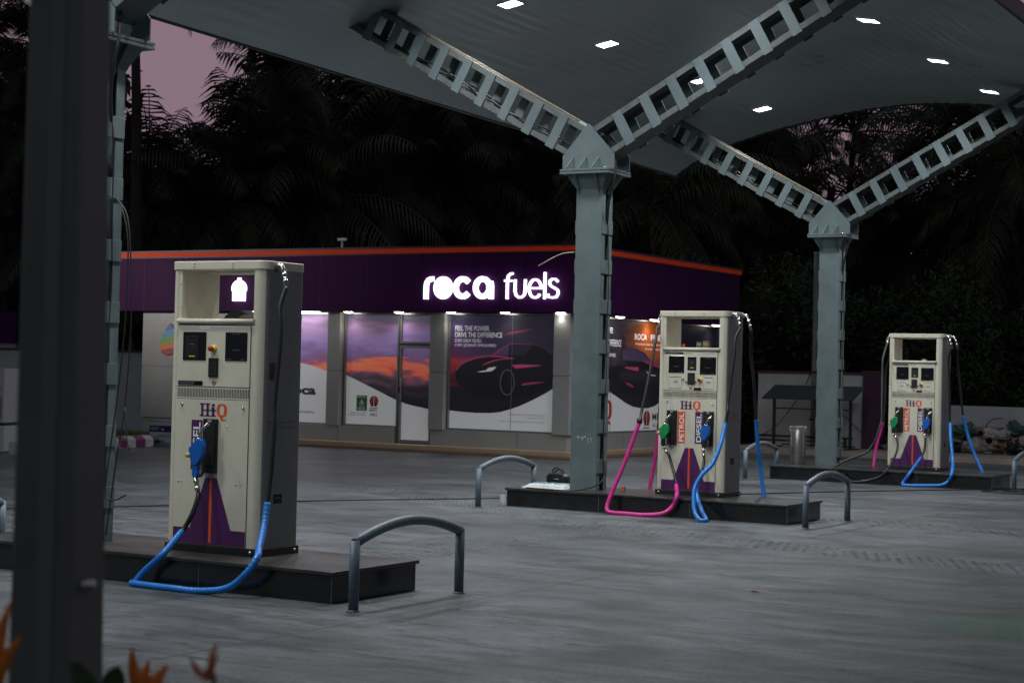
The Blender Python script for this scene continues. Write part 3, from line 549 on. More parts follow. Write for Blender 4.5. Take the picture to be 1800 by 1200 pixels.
def make_pump(dual, label, loc):
    t = thing('fuel_pump', label, 'fuel pump', loc, 0, 'cream fuel pumps standing on the black islands')
    p = MB(); p.prism([(-.02, -.012), (BW+.008, -.012), (BW+.008, BD+.012), (-.02, BD+.012)], 'z', 0, BZ-.002); p.build('base_frame', blacksteel, t, bevel=.004)
    bb = MB()
    for x in (.03, BW-.06): bb.lathe([(0, -.012), (.012, -.012), (.012, 0)], (x, -.0125, .03), 8, 'y')
    bb.lathe([(0, .012), (.012, .012), (.012, 0)], (BW+.009, BD-.05, .03), 8, 'x'); bb.build('base_bolt', chrome, t)
    z0 = BZ; r = .075
    lo = MB(); lo.prism(rrect(.045, BW-.0, .0, BD, r, dict(fr=r, br=r*.3)), 'z', z0, z0+1.655, smooth=False)
    body = lo.build('cabinet', [cream, greypanel], t)
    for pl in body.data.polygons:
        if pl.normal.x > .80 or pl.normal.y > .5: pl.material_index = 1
    body.data.polygons.foreach_set('use_smooth', [abs(pl.normal.z) < .5 for pl in body.data.polygons])
    try: body.data.set_sharp_from_angle(angle=radians(30))
    except Exception: pass
    lp = MB(); lp.box(0, .044, 0, BD, z0, z0+BH-.066); lp.build('left_post', cream, t, bevel=.012, seg=3)
    rp_ = MB(); rp_.prism(rrect(BW-.085, BW, 0, BD, r, dict(fr=r, br=r*.3)), 'z', z0+1.6555, z0+BH-.0665)
    rpo = rp_.build('right_post', [cream, greypanel], t)
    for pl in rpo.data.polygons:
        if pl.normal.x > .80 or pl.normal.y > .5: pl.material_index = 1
    rpo.data.polygons.foreach_set('use_smooth', [abs(pl.normal.z) < .5 for pl in rpo.data.polygons])
    try: rpo.data.set_sharp_from_angle(angle=radians(30))
    except Exception: pass
    iw = MB(); iw.box(.045, .062, .03, BD-.02, z0+1.656, z0+BH-.067); iw.build('inner_wall', cream, t)
    ls = MB(); ls.box(.0455, .075, .004, .028, z0+1.7135, z0+BH-.07); ls.build('window_flange', cream, t); ls = MB(); ls.box(BW-.10, BW-.086, .004, .028, z0+1.7135, z0+BH-.07); ls.build('window_flange', cream, t)
    top = MB(); top.prism(rrect(-.006, BW+.006, -.006, BD+.006, r, dict(fr=r, br=r*.4)), 'z', z0+BH-.066, z0+BH); top.build('top_cap', cream, t, bevel=.006)
    nl = MB(); nl.box(.07, BW-.12, .2, .42, z0+BH-.08, z0+BH-.068); nl.build('light_tray', cream, t)
    sc = MB()
    for x in (.20, .575):
        for z in (.018, .044): sc.lathe([(0, -.004), (.006, -.004), (.006, 0)], (x, -.0065, z0+BH-z), 8, 'y')
    for x, z in ((.115, 1.06), (.71, 1.045)): sc.lathe([(0, -.008), (.009, -.008), (.011, 0)], (x, -.009, z0+z), 8, 'y')
    for x, z in ((.10, .47), (.13, .47), (.66, .47), (.70, .47), (.50, .90), (.56, .90)): sc.lathe([(0, -.004), (.005, -.004), (.005, 0)], (x, -.0065, z0+z), 6, 'y')
    for z in (1.80, 1.98): sc.lathe([(0, -.003), (.005, -.003), (.005, 0)], (.062, .0035, z0+z), 6, 'y')
    sc.lathe([(0, .004), (.007, .004), (.007, 0)], (BW, .28, z0+2.0), 8, 'x'); sc.build('screw', chrome, t)
    bn = MB(); bn.tube([(.050, -.004, z0+1.692), (BW-.086, -.004, z0+1.692)], .021, 12); bn.box(.0505, BW-.0865, -.004, .40, z0+1.672, z0+1.7125); bn.build('counter_rail', cream, t)
    gs = MB(); gs.box(.0505, BW-.112, -.0015, .0, z0+1.105, z0+1.665); gs.box(.052, BW-.112, -.0015, 0, z0+.003, z0+1.10); gs.build('door_gap', darkprint, t)
    up = MB(); up.box(.054, BW-.117, -.006, -.0016, z0+1.197, z0+1.660); up.build('upper_door', cream, t, bevel=.0015)
    dn = MB(); dn.box(.054, BW-.117, -.006, -.0016, z0+.004, z0+1.098); dn.build('lower_door', cream, t, bevel=.0015)
    vg = MB(); vg.box(.054, BW-.117, -.004, -.0017, z0+1.104, z0+1.191); vg.build('vent_grille', cream, t)
    sl = MB(); nsl = 46
    for i in range(nsl):
        x = .064+(BW-.117-.075)*i/(nsl-1); sl.box(x, x+.0075, -.0052, -.0041, z0+1.115, z0+1.182)
    sl.build('vent_slot', darkprint, t)
    F = -.0062
    disp = ([(.108, .336, 1.395, 1.61), (.523, .733, 1.395, 1.61)] if not dual else [(.124, .33, 1.405, 1.61), (.535, .745, 1.393, 1.60), (.373, .488, 1.44, 1.60)])
    for i, (a, b, c, d) in enumerate(disp):
        s_ = MB(); s_.box(a, b, F-.004, F, z0+c, z0+d); dd = s_.build('display', blackglass, t, bevel=.002)
        tx = MB()
        if (not dual and i == 0) or i == 2:
            w = b-a; x0 = a+(.02 if i == 0 else 0); x1 = x0+(w*.62 if i == 0 else w)
            kp = MB(); kp.box(x0+.006, x1-.006, F-.0065, F-.0042, z0+c+.012, z0+d-.03); kp.build('reader', blacksteel, dd, bevel=.002)
            add_text(tx, 'RFID', (x0+(x1-x0)*.35, x0+(x1-x0)*.65, z0+(c+d)/2+.01, z0+(c+d)/2+.018), F-.0068)
            yl = MB(); yl.box(x0+(x1-x0)*.32, x0+(x1-x0)*.72, F-.0075, F-.0066, z0+c+.026, z0+c+.034); yl.build('yellow_mark', mat('reader_yellow', (.7, .7, .03), .5), dd)  # plain yellow mark on the reader face
        else:
            add_text(tx, 'Amount (Rs)', (a+(b-a)*.33, a+(b-a)*.68, z0+d-.018, z0+d-.010), F-.0042)
            add_text(tx, 'Volume (L)', (a+(b-a)*.32, a+(b-a)*.67, z0+c+(d-c)*.36, z0+c+(d-c)*.36+.009), F-.0042)
            add_text(tx, 'Price (Rs/L)', (a+.012, a+.06, z0+c+.010, z0+c+.017), F-.0042); add_text(tx, 'Preset', (b-.06, b-.02, z0+c+.010, z0+c+.017), F-.0042)
        if tx.v: tx.build('lettering', texttan, dd)
    kx0, kx1, kz0, kz1 = (.367, .46, 1.27, 1.415) if not dual else (.378, .473, 1.27, 1.41)
    kp = MB(); kp.box(kx0, kx1, F-.010, F, z0+kz0, z0+kz1); kpo = kp.build('keypad', blacksteel, t, bevel=.003)
    ke = MB()
    for i in range(3):
        for j in range(4): ke.box(kx0+.012+i*.025, kx0+.030+i*.025, F-.0125, F-.0102, z0+kz0+.014+j*.026, z0+kz0+.032+j*.026)
    ke.build('key', mat('dark_grey_key', (.03, .03, .032), .5), kpo)
    ex, ez = (.405, 1.485) if not dual else (.539, 1.325)
    es = MB(); es.lathe([(0, -.008), (.028, -.008), (.030, 0)], (ex+.006, F, z0+ez), 20, 'y'); eo = es.build('stop_collar', yellow, t)
    es = MB(); es.lathe([(0, -.045), (.018, -.045), (.022, -.036), (.020, -.024), (.011, -.02), (.011, -.008)], (ex, F, z0+ez), 16, 'y'); es.build('stop_button', redp, eo)
    st_ = MB(); st_.lathe([(0, -.0012), (.021, -.0012), (.021, 0)], (.42, F, z0+1.23), 20, 'y'); so = st_.build('warning_sticker', redp, t)
    st_ = MB(); st_.lathe([(0, -.0008), (.0155, -.0008)], (.42, F-.0013, z0+1.23), 20, 'y'); st_.build('sticker_face', cream, so)
    st_ = MB(); st_.box(.41, .43, F-.003, F-.0023, z0+1.222, z0+1.236); st_.box(.404, .41, F-.003, F-.0023, z0+1.232, z0+1.236); st_.build('sticker_symbol', darkprint, so)
    ws = MB()
    if not dual: ws.box(.265, .61, F-.001, F, z0+1.628, z0+1.656)
    else: ws.box(.44, .76, F-.001, F, z0+1.628, z0+1.652)
    wo = ws.build('white_sticker', whitepaint, t)
    tx = MB()
    if not dual: add_text(tx, 'CHECK ZERO BEFORE FUELLING', (.37, .60, z0+1.636, z0+1.646), F-.0012)
    else: add_text(tx, 'CHECK ZERO BEFORE FUELLING', (.54, .75, z0+1.634, z0+1.646), F-.0012)
    tx.build('lettering', texttan, wo)
    bl = MB()
    if not dual: bl.box(.067, .31, F-.001, F, z0+1.203, z0+1.238)
    else: bl.box(.070, .315, F-.001, F, z0+1.632, z0+1.654)
    bo = bl.build('black_label', blackglass, t); tx = MB()
    if not dual:
        add_text(tx, 'SWITCH OFF ENGINE AND MOBILE', (.075, .23, z0+1.222, z0+1.232), F-.0012); add_text(tx, 'NO SMOKING NEAR THE PUMP', (.075, .22, z0+1.208, z0+1.217), F-.0012)
    else: add_text(tx, 'SWITCH OFF ENGINE AND MOBILE', (.08, .24, z0+1.638, z0+1.648), F-.0012)
    tx.build('lettering', texttan, bo)
    if dual:
        for a, b in ((.137, .30), (.59, .715)):
            q = MB(); q.box(a, b, F-.004, F, z0+1.222, z0+1.345); qo = q.build('printer_cover', cream, t, bevel=.003)
            q = MB(); q.box(a+.005, b-.005, F-.003, F-.0002, z0+1.352, z0+1.357); q.build('paper_slot', darkprint, qo)
            q = MB(); q.box((a+b)/2-.028, (a+b)/2+.028, F-.0052, F-.0041, z0+1.288, z0+1.308); q.build('badge', texttan, qo)
        q = MB(); q.box(.46, .56, F-.001, F, z0+1.202, z0+1.232); q.build('small_black_label', blackglass, t)
        q = MB(); q.lathe([(0, -.02), (.012, -.02), (.014, 0)], (.315, F, z0+1.335), 10, 'y'); q.build('lock', chrome, t)
        for x in (.362, .486):
            q = MB(); q.lathe([(0, -.012), (.009, -.012), (.010, 0)], (x, F, z0+1.30), 10, 'y'); q.build('keypad_screw', darkprint, t)
    hp, ho = MB(), MB(); hiq(hp, ho, .29, .555, z0+.945, z0+1.07, F); a_ = hp.build('brand_lettering', purple, t); ho.build('brand_letter', orange, t)
    cx = .418
    tr = MB(); tr.box(.056, BW-.119, F-.001, F, z0+.006, z0+.122); tr.prism([(cx-.055, z0+.51), (cx+.055, z0+.51), (cx+.20, z0+.1225), (cx-.20, z0+.1225)], 'y', F-.001, F)
    tro = tr.build('purple_emblem', purple, t)
    q = MB(); q.box(cx-.012, cx+.012, F-.0022, F-.0011, z0+.02, z0+.508); q.build('orange_line', orange, tro)
    boots = [(.409, 'DIESEL', -1)] if not dual else [(.187, 'PETROL', 1), (.665, 'DIESEL', -1)]
    for bx, word, side in boots:
        w = .068
        b = MB(); b.box(bx-w, bx+w, -.030, F-.0002, z0+.545, z0+.955); bo = b.build('nozzle_boot', blacksteel, t, bevel=.006)
        i_ = MB(); i_.box(bx-w+.014, bx+w-.014, -.034, -.0305, z0+.60, z0+.92); i_.build('boot_recess', mat('boot_black', (.006, .006, .006), .7), bo)
        q = MB(); q.box(bx-.018, bx+.018, -.0335, -.0305, z0+.928, z0+.948); q.build('boot_tag', texttan, bo)
        q = MB(); q.box(bx-.03, bx+.03, -.03, F-.0003, z0+.515, z0+.544); q.build('boot_bracket', chrome, bo)
        lx0, lx1 = (bx-w-.108, bx-w-.010) if side < 0 else (bx+w+.006, bx+w+.104)
        if not dual: lx0, lx1 = bx-w-.128, bx-w-.022
        l_ = MB(); l_.box(lx0, lx1, F-.0012, F, z0+.565, z0+.942); lo_ = l_.build('fuel_label', purple if word == 'DIESEL' else orange, t)
        tx = MB(); add_text(tx, word, (lx0+.018, lx1-.016, z0+.585, z0+.925), F-.0013, up=True, offset=.02); tx.build('lettering', whitepaint, lo_)
        nozzle(t, bx+(.02 if not dual else (.0 if word == 'PETROL' else .055)), z0+.702, greenplastic if word == 'PETROL' else blueplastic, rubber if dual else blueplastic, 1.1 if not dual else 1.0)
    # side face
    q = MB(); q.box(BW+.0005, BW+.002, .085, .185, z0+1.26, z0+1.39); q.build('side_label', blackglass, t)
    q = MB(); q.box(BW+.0005, BW+.002, .17, .27, z0+.33, z0+.40); so = q.build('side_label', blackglass, t)
    tx = MB(); add_text(tx, 'EX DEVICE', (.185, .25, z0+.365, z0+.378), BW+.0022, face='side'); tx.build('lettering', texttan, so)
    q = MB()
    for k in range(2):
        for y in (.09, .21, .33): q.box(BW+.0004, BW+.0025, y, y+.075, z0+.94-.04*k, z0+.944-.04*k)
    q.box(BW+.0003, BW+.0012, .08, BD-.03, z0+.9455, z0+.947); q.build('side_louvre', darkprint, t)
    if dual:
        q = MB(); q.box(BW+.0005, BW+.0016, .20, .29, z0+.86, z0+.93); q.box(BW+.0005, BW+.0016, .24, .29, z0+.27, z0+.34); q.build('orange_sticker', mat('faded_orange', (.40, .15, .05), .6), t)
    ys = [(BW, .13, 1)] if not dual else [(BW, .13, 1), (BW, .40, 1), (0, .13, -1), (0, .60-.20, -1)]
    q = MB()
    for x, y, sgn in ys: q.lathe([(.028, .008), (.034, .004), (.034, 0)], (x, y, z0+2.105), 12, 'x')
    q.build('hose_gland', rubber, t)
    return t
pump1 = make_pump(False, 'nearest cream fuel pump at the left, with a single blue diesel nozzle', (-9.210, 10.493, .2246))
pump2 = make_pump(True, 'middle cream fuel pump with green petrol and blue diesel nozzles and a pink front hose', (-9.399, 19.483, .2246))
pump3 = copy_tree(pump2); pump3.location = (-9.460, 28.214, .2246); pump3['label'] = 'farthest cream fuel pump at the right, with a bare black front hose'

def hose(pump, base, mguard, name='hose', elbow=None, r=.0185, rg=.0265, tail_swivel=True):
    L = Vector(pump.location); loc = lambda pts: [Vector(p)-L for p in pts]
    b = HOSE.get(base+'_black'); g_ = HOSE.get(base+'_guard'); tl = HOSE.get(base+'_tail')
    h = MB(); B = loc(b)
    if elbow is not None: B0 = Vector(elbow); B = [B0]+B[1:] if (B0-B[0]).length < .06 else [B0]+B
    full = spline(B+(loc(g_)[1:] if g_ else [])+(loc(tl)[1:] if tl else []), 8)
    h.tube(full, r, 10); ho = h.build('hose', rubber, pump)
    if g_:
        Gs = spline(loc(g_), 14)
        # resample evenly and ridge the guard
        pts = [Gs[0]]; acc = 0
        step = .0085
        for a, c in zip(Gs[:-1], Gs[1:]):
            d = (c-a).length; k = 0
            while acc+d-k*0 >= step and d > 0:
                f = (step-acc)/d; a = a+(c-a)*f; pts.append(a.copy()); d = (c-a).length; acc = 0
            acc += d
        rr = [rg if i % 4 else rg*.90 for i in range(len(pts))]
        gm_ = MB(); gm_.tube(pts, rr, 10); gm_.build('spiral_guard', mguard, ho)
    return ho
def fittings(pump, base, x, y, sgn, tail=None):
    """elbow at the cabinet side then the swivel down to the hose"""
    L = Vector(pump.location); b = [Vector(p)-L for p in HOSE[base+'_black']]
    e0 = Vector((x, y, BZ+2.105)); e1 = e0+Vector((sgn*.045, 0, .012)); d = (b[2]-b[1]).normalized(); e2 = e0+Vector((sgn*.075, -.006, -.03)); e3 = e2+d*.14
    m_ = MB(); m_.tube(spline([e0, e1, e2], 6), .021, 10); swivel(m_, e2, e3, .022); m_.build('swivel_elbow', chrome, pump)
    return e3
for pump, base, x, y, sgn, mg in ((pump1, 'p1', BW, .13, 1, bluehose), (pump2, 'p2a', 0, .13, -1, pinkhose), (pump2, 'p2c', BW, .13, 1, bluehose), (pump2, 'p2d', BW, .44, 1, bluehose),
      (pump2, 'p2b', 0, .44, -1, pinkhose), (pump3, 'p3a', 0, .13, -1, None), (pump3, 'p3b', 0, .44, -1, pinkhose), (pump3, 'p3c', BW, .13, 1, bluehose), (pump3, 'p3d', BW, .44, 1, bluehose)):
    e3 = fittings(pump, base, x, y, sgn)
    L = Vector(pump.location); bl = HOSE[base+'_black']
    keep = [p for p in bl if p[2]-L.z < e3.z-.06]
    HOSE[base+'_black'] = [tuple(e3+L)]+keep
    hose(pump, base, mg)
# swivels at the nozzle ends
for pump, base, bx in ((pump1, 'p1', .429), (pump2, 'p2a', .187), (pump2, 'p2c', .72), (pump3, 'p3a', .187), (pump3, 'p3c', .72)):
    L = Vector(pump.location); src = HOSE.get(base+'_tail') or HOSE[base+'_black']; e = Vector(src[-1])-L
    m_ = MB(); swivel(m_, (bx-.062*(1.1 if pump == pump1 else 1), -.12, BZ+.702-.170*(1.1 if pump == pump1 else 1)), e-Vector((0, 0, .012)), .021); m_.build('nozzle_swivel', chrome, pump)
# strap where the two left hoses are tied
q = MB(); q.tube([(-9.408+9.399-.0, 19.0-19.483, 1.14-.2246), (-9.415+9.399, 19.0-19.483, 1.08-.2246)], .034, 10); q.build('hose_strap', rubber, pump2)

# things left in the open shelves
t = thing('cloth_bag', 'crumpled black cloth bag lying in the open shelf of the nearest pump', 'bag', (-8.78, 10.70, .2246+BZ+1.713))
b = MB(); b.prism([(-.06, 0), (.30, 0), (.30, .010), (.24, .016), (.19, .026), (.15, .045), (.11, .066), (.06, .072), (.0, .052), (-.04, .025)], 'y', -.07, .10); b.build('bag_body', mat('black_cloth', (.012, .012, .013), .8, bump=.5, bscale=50), t, bevel=.02, seg=3)
b = MB(); b.prism([(.12, .004), (.30, .002), (.31, .018), (.26, .030), (.18, .034), (.13, .02)], 'y', -.115, -.072); b.build('crumpled_cloth', mat('grey_rag', (.10, .09, .075), .8, var=.6, vscale=30), t, bevel=.008)
for (x, w, h_, m_, lb) in ((-9.02, .07, .075, mat('dull_green_carton', (.10, .12, .09), .7), 'small dull green carton in the open shelf of the middle pump'), (-8.935, .075, .085, mat('ochre_carton', (.26, .17, .05), .7, var=.3, vscale=30), 'small ochre carton in the open shelf of the middle pump')):
    t = thing('small_carton', lb, 'carton', (x, 19.70, .2246+BZ+1.713)); b = MB(); b.box(0, w, 0, .05, 0, h_); b.build('carton', m_, t, bevel=.003); b = MB(); b.box(.01, w-.01, -.001, 0, h_*.4, h_*.75); b.build('carton_print', texttan, t)
t = thing('small_ball', 'small round orange thing on the shelf of the middle pump, beside the cartons', 'ball', (-9.17, 19.66, .2246+BZ+1.713+.022)); b = MB(); b.lathe([(.0, -.022), (.015, -.017), (.022, 0), (.017, .014), (.006, .02), (0, .024)], (0, 0, 0), 14); b.build('ball', orange, t)
t = thing('small_carton', 'little pale box on the shelf of the farthest pump', 'carton', (-8.98, 28.42, .2246+BZ+1.713)); b = MB(); b.box(0, .06, 0, .05, 0, .03); b.build('carton', cream, t, bevel=.003)

# ------------------------------------------------------------ hoops
def make_hoop():
    t = thing('hoop_barrier', 'x', 'hoop barrier', (0, 0, 0), 0, 'blue grey tubular hoops at the island ends'); L = 1.34; H = .48
    for y in (0, L):
        p = MB(); p.tube([(0, y, 0), (0, y, H)], .036, 14); po = p.build('leg', hooppaint, t)
        w = MB(); w.lathe([(.036, .0), (.047, .001), (.045, .006), (.0365, .012)], (0, y, 0), 14); w.build('weld_foot', studm, po)
    n = 18; pts = []
    for i in range(n+1):
        f = i/n; pts.append((0, L*f, H-.018+.118*sin(pi*f)**.9))
    a = MB(); a.tube(pts, .036, 14); a.build('top_rail', hooppaint, t)
    return t
h0 = make_hoop(); h0.location = (-7.03, 9.90, 0); h0['label'] = 'nearest blue grey hoop barrier, at the right end of the nearest island'
for x, y, lb in ((-7.18, 18.67, 'blue grey hoop barrier at the right end of the middle island'), (-11.30, 18.46, 'blue grey hoop barrier at the left end of the middle island beside the handbag'), (-11.42, 26.95, 'pale hoop barrier at the left end of the far island, behind the middle pump'),
                 (-7.26, 27.70, 'hoop barrier at the right edge, by the right end of the far island'), (-11.10, 9.25, 'hoop barrier whose end shows at the left edge behind the dark post')):
    c = copy_tree(h0); c.location = (x, y, 0); c['label'] = lb

# ------------------------------------------------------------ things on the islands
t = thing('litter_bin', 'round stainless steel bin with a clear plastic liner on the far island', 'bin', (-11.0, 28.06+.13, .2255))
b = MB(); b.lathe([(.128, 0), (.13, .01), (.13, .60), (.126, .606), (.118, .60), (.118, .05), (0, .045)], (0, 0, 0), 40); b.build('drum', chrome2, t)
b = MB(); b.lathe([(.133, .598), (.138, .604), (.138, .616), (.128, .62), (.12, .612)], (0, 0, 0), 32); b.build('rim', blacksteel, t)
rnd = random.Random(5); b = MB(); pr = []
n = 48; rings = [(.120, .62, 0), (.128, .645, .006), (.142, .628, .008), (.147, .60, .010), (.145, .565, .014)]
vs = []
for r_, z_, jit in rings:
    for k in range(n): a = 2*pi*k/n; q = 1+.06*sin(k*2.9)*(jit > 0)+rnd.uniform(-1, 1)*jit*1.8; vs.append((r_*q*cos(a), r_*q*sin(a), z_+rnd.uniform(-1, 1)*jit*1.4+(.02*sin(a*3) if jit > .015 else 0)))
b.add(vs, [(i*n+k, i*n+(k+1) % n, (i+1)*n+(k+1) % n, (i+1)*n+k) for i in range(len(rings)-1) for k in range(n)])
b.build('plastic_liner', mat('clear_polythene', (.9, .9, .9), .12, trans=.9, alpha=.55, bump=.4, bscale=60), t)
t = thing('handbag', 'black handbag with a looped handle standing on the middle island beside the column', 'bag', (-10.93, 19.78, .2255))
b = MB(); b.prism([(-.15, 0), (.15, 0), (.155, .06), (.14, .13), (.09, .16), (-.10, .165), (-.145, .13)], 'y', -.06, .07); b.build('bag_body', mat('black_leather', (.010, .010, .012), .32, bump=.4, bscale=30), t, bevel=.025, seg=4)
b = MB(); b.tube(spline([(-.08, -.02, .15), (-.05, -.03, .21), (.0, -.03, .235), (.05, -.02, .21), (.075, -.02, .15)], 6), .010, 8); b.build('handle', rubber, t)
b = MB(); b.tube(spline([(-.09, .03, .15), (-.03, .04, .20), (.04, .04, .21), (.09, .03, .14)], 6), .010, 8); b.build('handle', rubber, t)
b = MB(); b.box(-.03, .05, -.068, -.0615, .085, .10); b.build('clasp', chrome, t)
t = thing('paper_package', 'crumpled white plastic bag with pale blue print on the middle island beside the handbag', 'bag', (-10.78, 19.28, .2255))
rnd = random.Random(11); b = MB(); nx, ny = 16, 9; vs = []
for j in range(ny+1):
    for i in range(nx+1):
        u, v = i/nx, j/ny; e = (sin(pi*u)*sin(pi*v))**.35 if 0 < u < 1 and 0 < v < 1 else 0
        vs.append((-.33+.60*u+.02*sin(v*9), -.13+.32*v+.03*sin(u*7), .003+.055*e+rnd.uniform(0, .016)*e))
b.add(vs, [(j*(nx+1)+i, j*(nx+1)+i+1, (j+1)*(nx+1)+i+1, (j+1)*(nx+1)+i) for j in range(ny) for i in range(nx)])
po = b.build('bag_sheet', mat('white_printed_plastic', (.60, .62, .58), .4, var=.25, vscale=9), t)
b = MB(); b.box(-.16, .27, .16, .34, .004, .05); b.build('carton', mat('grey_carton', (.30, .30, .28), .6), t, bevel=.004)
b = MB()
for i in range(7): x = -.18+i*.06; b.tube([(x, -.06+.02*sin(i), .066), (x+.05, -.02+.03*sin(i*2), .070)], .006, 5)
b.build('blue_print', mat('pale_blue_print', (.10, .35, .42), .5), t)
t = thing('brick_piece', 'small orange brick piece on the middle island between the column and the pink hose', 'brick', (-9.88, 19.45, .2255)); b = MB(); b.box(0, .055, 0, .05, 0, .065); b.build('brick', mat('brick_orange', (.35, .13, .07), .8), t, bevel=.006)
cb = MB(); cb.tube(spline([(-10.95, 19.02, .235), (-10.6, 18.99, .233), (-10.3, 19.05, .233), (-10.12, 19.30, .30), (-10.10, 19.45, .42), (-10.14, 19.5, .60)], 8), .009, 8); tag(cb.build('power_cable', cable), 'black cable rising from the middle island to the central column', 'cable')
cb = MB(); cb.tube(spline([(-15.2, 13.6, .008), (-14.5, 14.75, .008), (-13.95, 15.85, .008), (-13.3, 17.6, .008), (-12.4, 19.15, .008), (-11.75, 20.2, .008), (-11.0, 21.6, .008), (-10.0, 23.35, .008), (-9.36, 24.8, .008), (-8.5, 26.4, .008), (-7.0, 28.9, .008), (-5.5, 31.5, .008)], 10), .009, 6)
tag(cb.build('ground_cable', cable), 'long thin black cable lying across the forecourt behind the pumps', 'cable')
cb = MB(); pts = []
for i in range(60): a = i*.45; pts.append((-7.2+.55*cos(a)+.02*i, 27.1+.35*sin(a)+.004*i, .009+.0012*i))
cb.tube(pts, .010, 6); tag(cb.build('coiled_cable', cable), 'loose coil of black cable on the ground by the right edge', 'cable')
cb = MB()
cb.tube(spline([(-9.86, 10.42, 2.95), (-9.72, 10.40, 2.9), (-9.60, 10.38, 2.6), (-9.60, 10.38, 2.0), (-9.66, 10.38, 1.4), (-9.72, 10.36, .85), (-9.72, 10.34, .62), (-9.62, 10.33, .585), (-9.50, 10.33, .63)], 8), .006, 6)
cb.tube(spline([(-9.86, 10.5, 2.95), (-9.68, 10.45, 2.8), (-9.60, 10.42, 2.45), (-9.58, 10.42, 1.9), (-9.62, 10.42, 1.3), (-9.67, 10.40, .9), (-9.78, 10.42, .3)], 8), .006, 6)
cb.tube(spline([(-9.60, 10.40, 1.30), (-9.55, 10.38, 1.05), (-9.53, 10.38, .98), (-9.66, 10.38, .99)], 6), .005, 5)
tag(cb.build('hanging_cable', cable), 'loose thin black cables hanging down beside the left column', 'cable')
cb = MB(); cb.tube(spline([(-10.53, 19.34, 3.15), (-10.70, 19.32, 3.13), (-10.88, 19.30, 3.05), (-11.02, 19.30, 2.98)], 6), .006, 6); tag(cb.build('wire_end', mat('pale_wire', (.45, .38, .28), .5)), 'stiff pale wire sticking out from the central column over the shop fascia', 'wire')
t = thing('plastic_cup', 'crumpled clear plastic cup on the ground at the left end of the middle island', 'cup', (-11.42, 19.25, 0)); b = MB(); b.lathe([(0, .002), (.03, .002), (.028, .03), (.042, .06), (.036, .09), (.045, .11)], (0, 0, 0), 11); b.build('cup', mat('cup_plastic', (.7, .7, .7), .3, alpha=.6), t)
t = thing('dry_leaf', 'small dry orange leaf lying on the open forecourt in front of the middle island', 'leaf', (-5.32, 12.8, .004)); b = MB(); b.add([(-.045, 0, 0), (-.01, -.02, .012), (.05, -.005, .006), (.01, .022, .014), (0, 0, .002)], [(0,1,4), (1,2,4), (2,3,4), (3,0,4)]); b.build('leaf', mat('dry_leaf', (.40, .12, .06), .7), t)

# ------------------------------------------------------------ the shop
SH = thing('shop_building', 'low shop with purple fascia, orange roof line and printed glass front', 'shop', (-22, 34, 0))
O = Vector((-22, 34, 0))
def sb(x0, x1, y0, y1, z0, z1, mb=None):
    mb = mb or MB(); mb.box(x0-O.x, x1-O.x, y0-O.y, y1-O.y, z0, z1); return mb
XL, XR, YF, YB, YG = -28.5, -16.4, 30.2, 38.15, 30.6
sb(-27.62, -16.86, 30.70, 38.0, .14, 2.83).build('wall', alu, SH)
fa = MB(); sb(XL, XR, YF, YF+.12, 2.835, 4.0, fa); sb(XR-.12, XR, YF+.121, YB, 2.835, 4.0, fa); sb(XL, XL+.12, YF+.121, YB, 2.835, 4.0, fa); sb(XL+.121, XR-.121, YB-.12, YB, 2.835, 4.0, fa)
fo = fa.build('fascia', fascia_m, SH)
jl = MB()
for k in range(10): x = XR-.02-1.22*(k+1)+.0; sb(x-.004, x+.004, YF-.0015, YF, 2.836, 4.0, jl)
for k in range(6): y = YF+1.22*(k+1); sb(XR, XR+.0015, y-.004, y+.004, 2.836, 4.0, jl)
jl.build('panel_joint', darkprint, fo)
st_ = MB(); sb(XL-.02, XR+.02, YF-.03, YF-.001, 4.03, 4.125, st_); sb(XR+.0205, XR+.045, YF-.03, YB, 4.03, 4.125, st_); st_.build('orange_stripe', stripe_m, SH)
cp = MB(); sb(XL-.03, XR+.05, YF-.04, YF+.15, 4.1255, 4.165, cp); sb(XR-.14, XR+.055, YF+.151, YB+.02, 4.1255, 4.165, cp); sb(XL-.01, XR+.012, YF-.012, YF+.13, 4.001, 4.029, cp); sb(XR-.13, XR+.015, YF+.131, YB, 4.001, 4.029, cp); cp.build('coping', mat('dark_purple_coping', (.05, .012, .06), .5), SH)
sb(XL+.15, XR-.15, YF+.16, YB-.13, 3.85, 3.92).build('roof', mat('roof_sheet', (.1, .1, .1), .7), SH)
sb(XL+.13, XR-.13, YF+.125, YB-.125, 2.86, 2.89).build('soffit', mat('soffit_panel', (.20, .19, .20), .4), SH)
vp = MB(); vp.tube([(-24.0-O.x, 33-O.y, 3.9), (-24.0-O.x, 33-O.y, 4.62)], .025, 8); vp.box(-24.12-O.x, -23.88-O.x, 32.97-O.y, 33.03-O.y, 4.56, 4.62); vp.build('vent_pipe', wallm, SH)
sp = MB(); sb(-28.2, -16.30, 29.95, 30.69, .005, .06, sp); sb(-16.855, -16.30, 30.691, 38.0, .005, .06, sp); sp.build('lower_step', stone_r, SH, bevel=.004)
sp = MB(); sb(-28.15, -16.34, 30.05, 30.69, .061, .135, sp); sb(-16.855, -16.34, 30.691, 38.0, .061, .135, sp); sp.build('step', stone, SH, bevel=.005)
pl = MB(); sb(-27.6, -20.78, 30.50, 30.69, .136, .455, pl); sb(-19.86, -16.68, 30.50, 30.69, .136, .455, pl); sb(-16.85, -16.68, 30.691, 37.9, .136, .455, pl); plo = pl.build('plinth', alu, SH, bevel=.003)
jl = MB()
for x in (-21.98-.2, -24.4, -17.8): sb(x-.004, x+.004, 30.4985, 30.50, .136, .455, jl)
for y in (32.9, 35.2): sb(-16.68, -16.6785, y-.004, y+.004, .136, .455, jl)
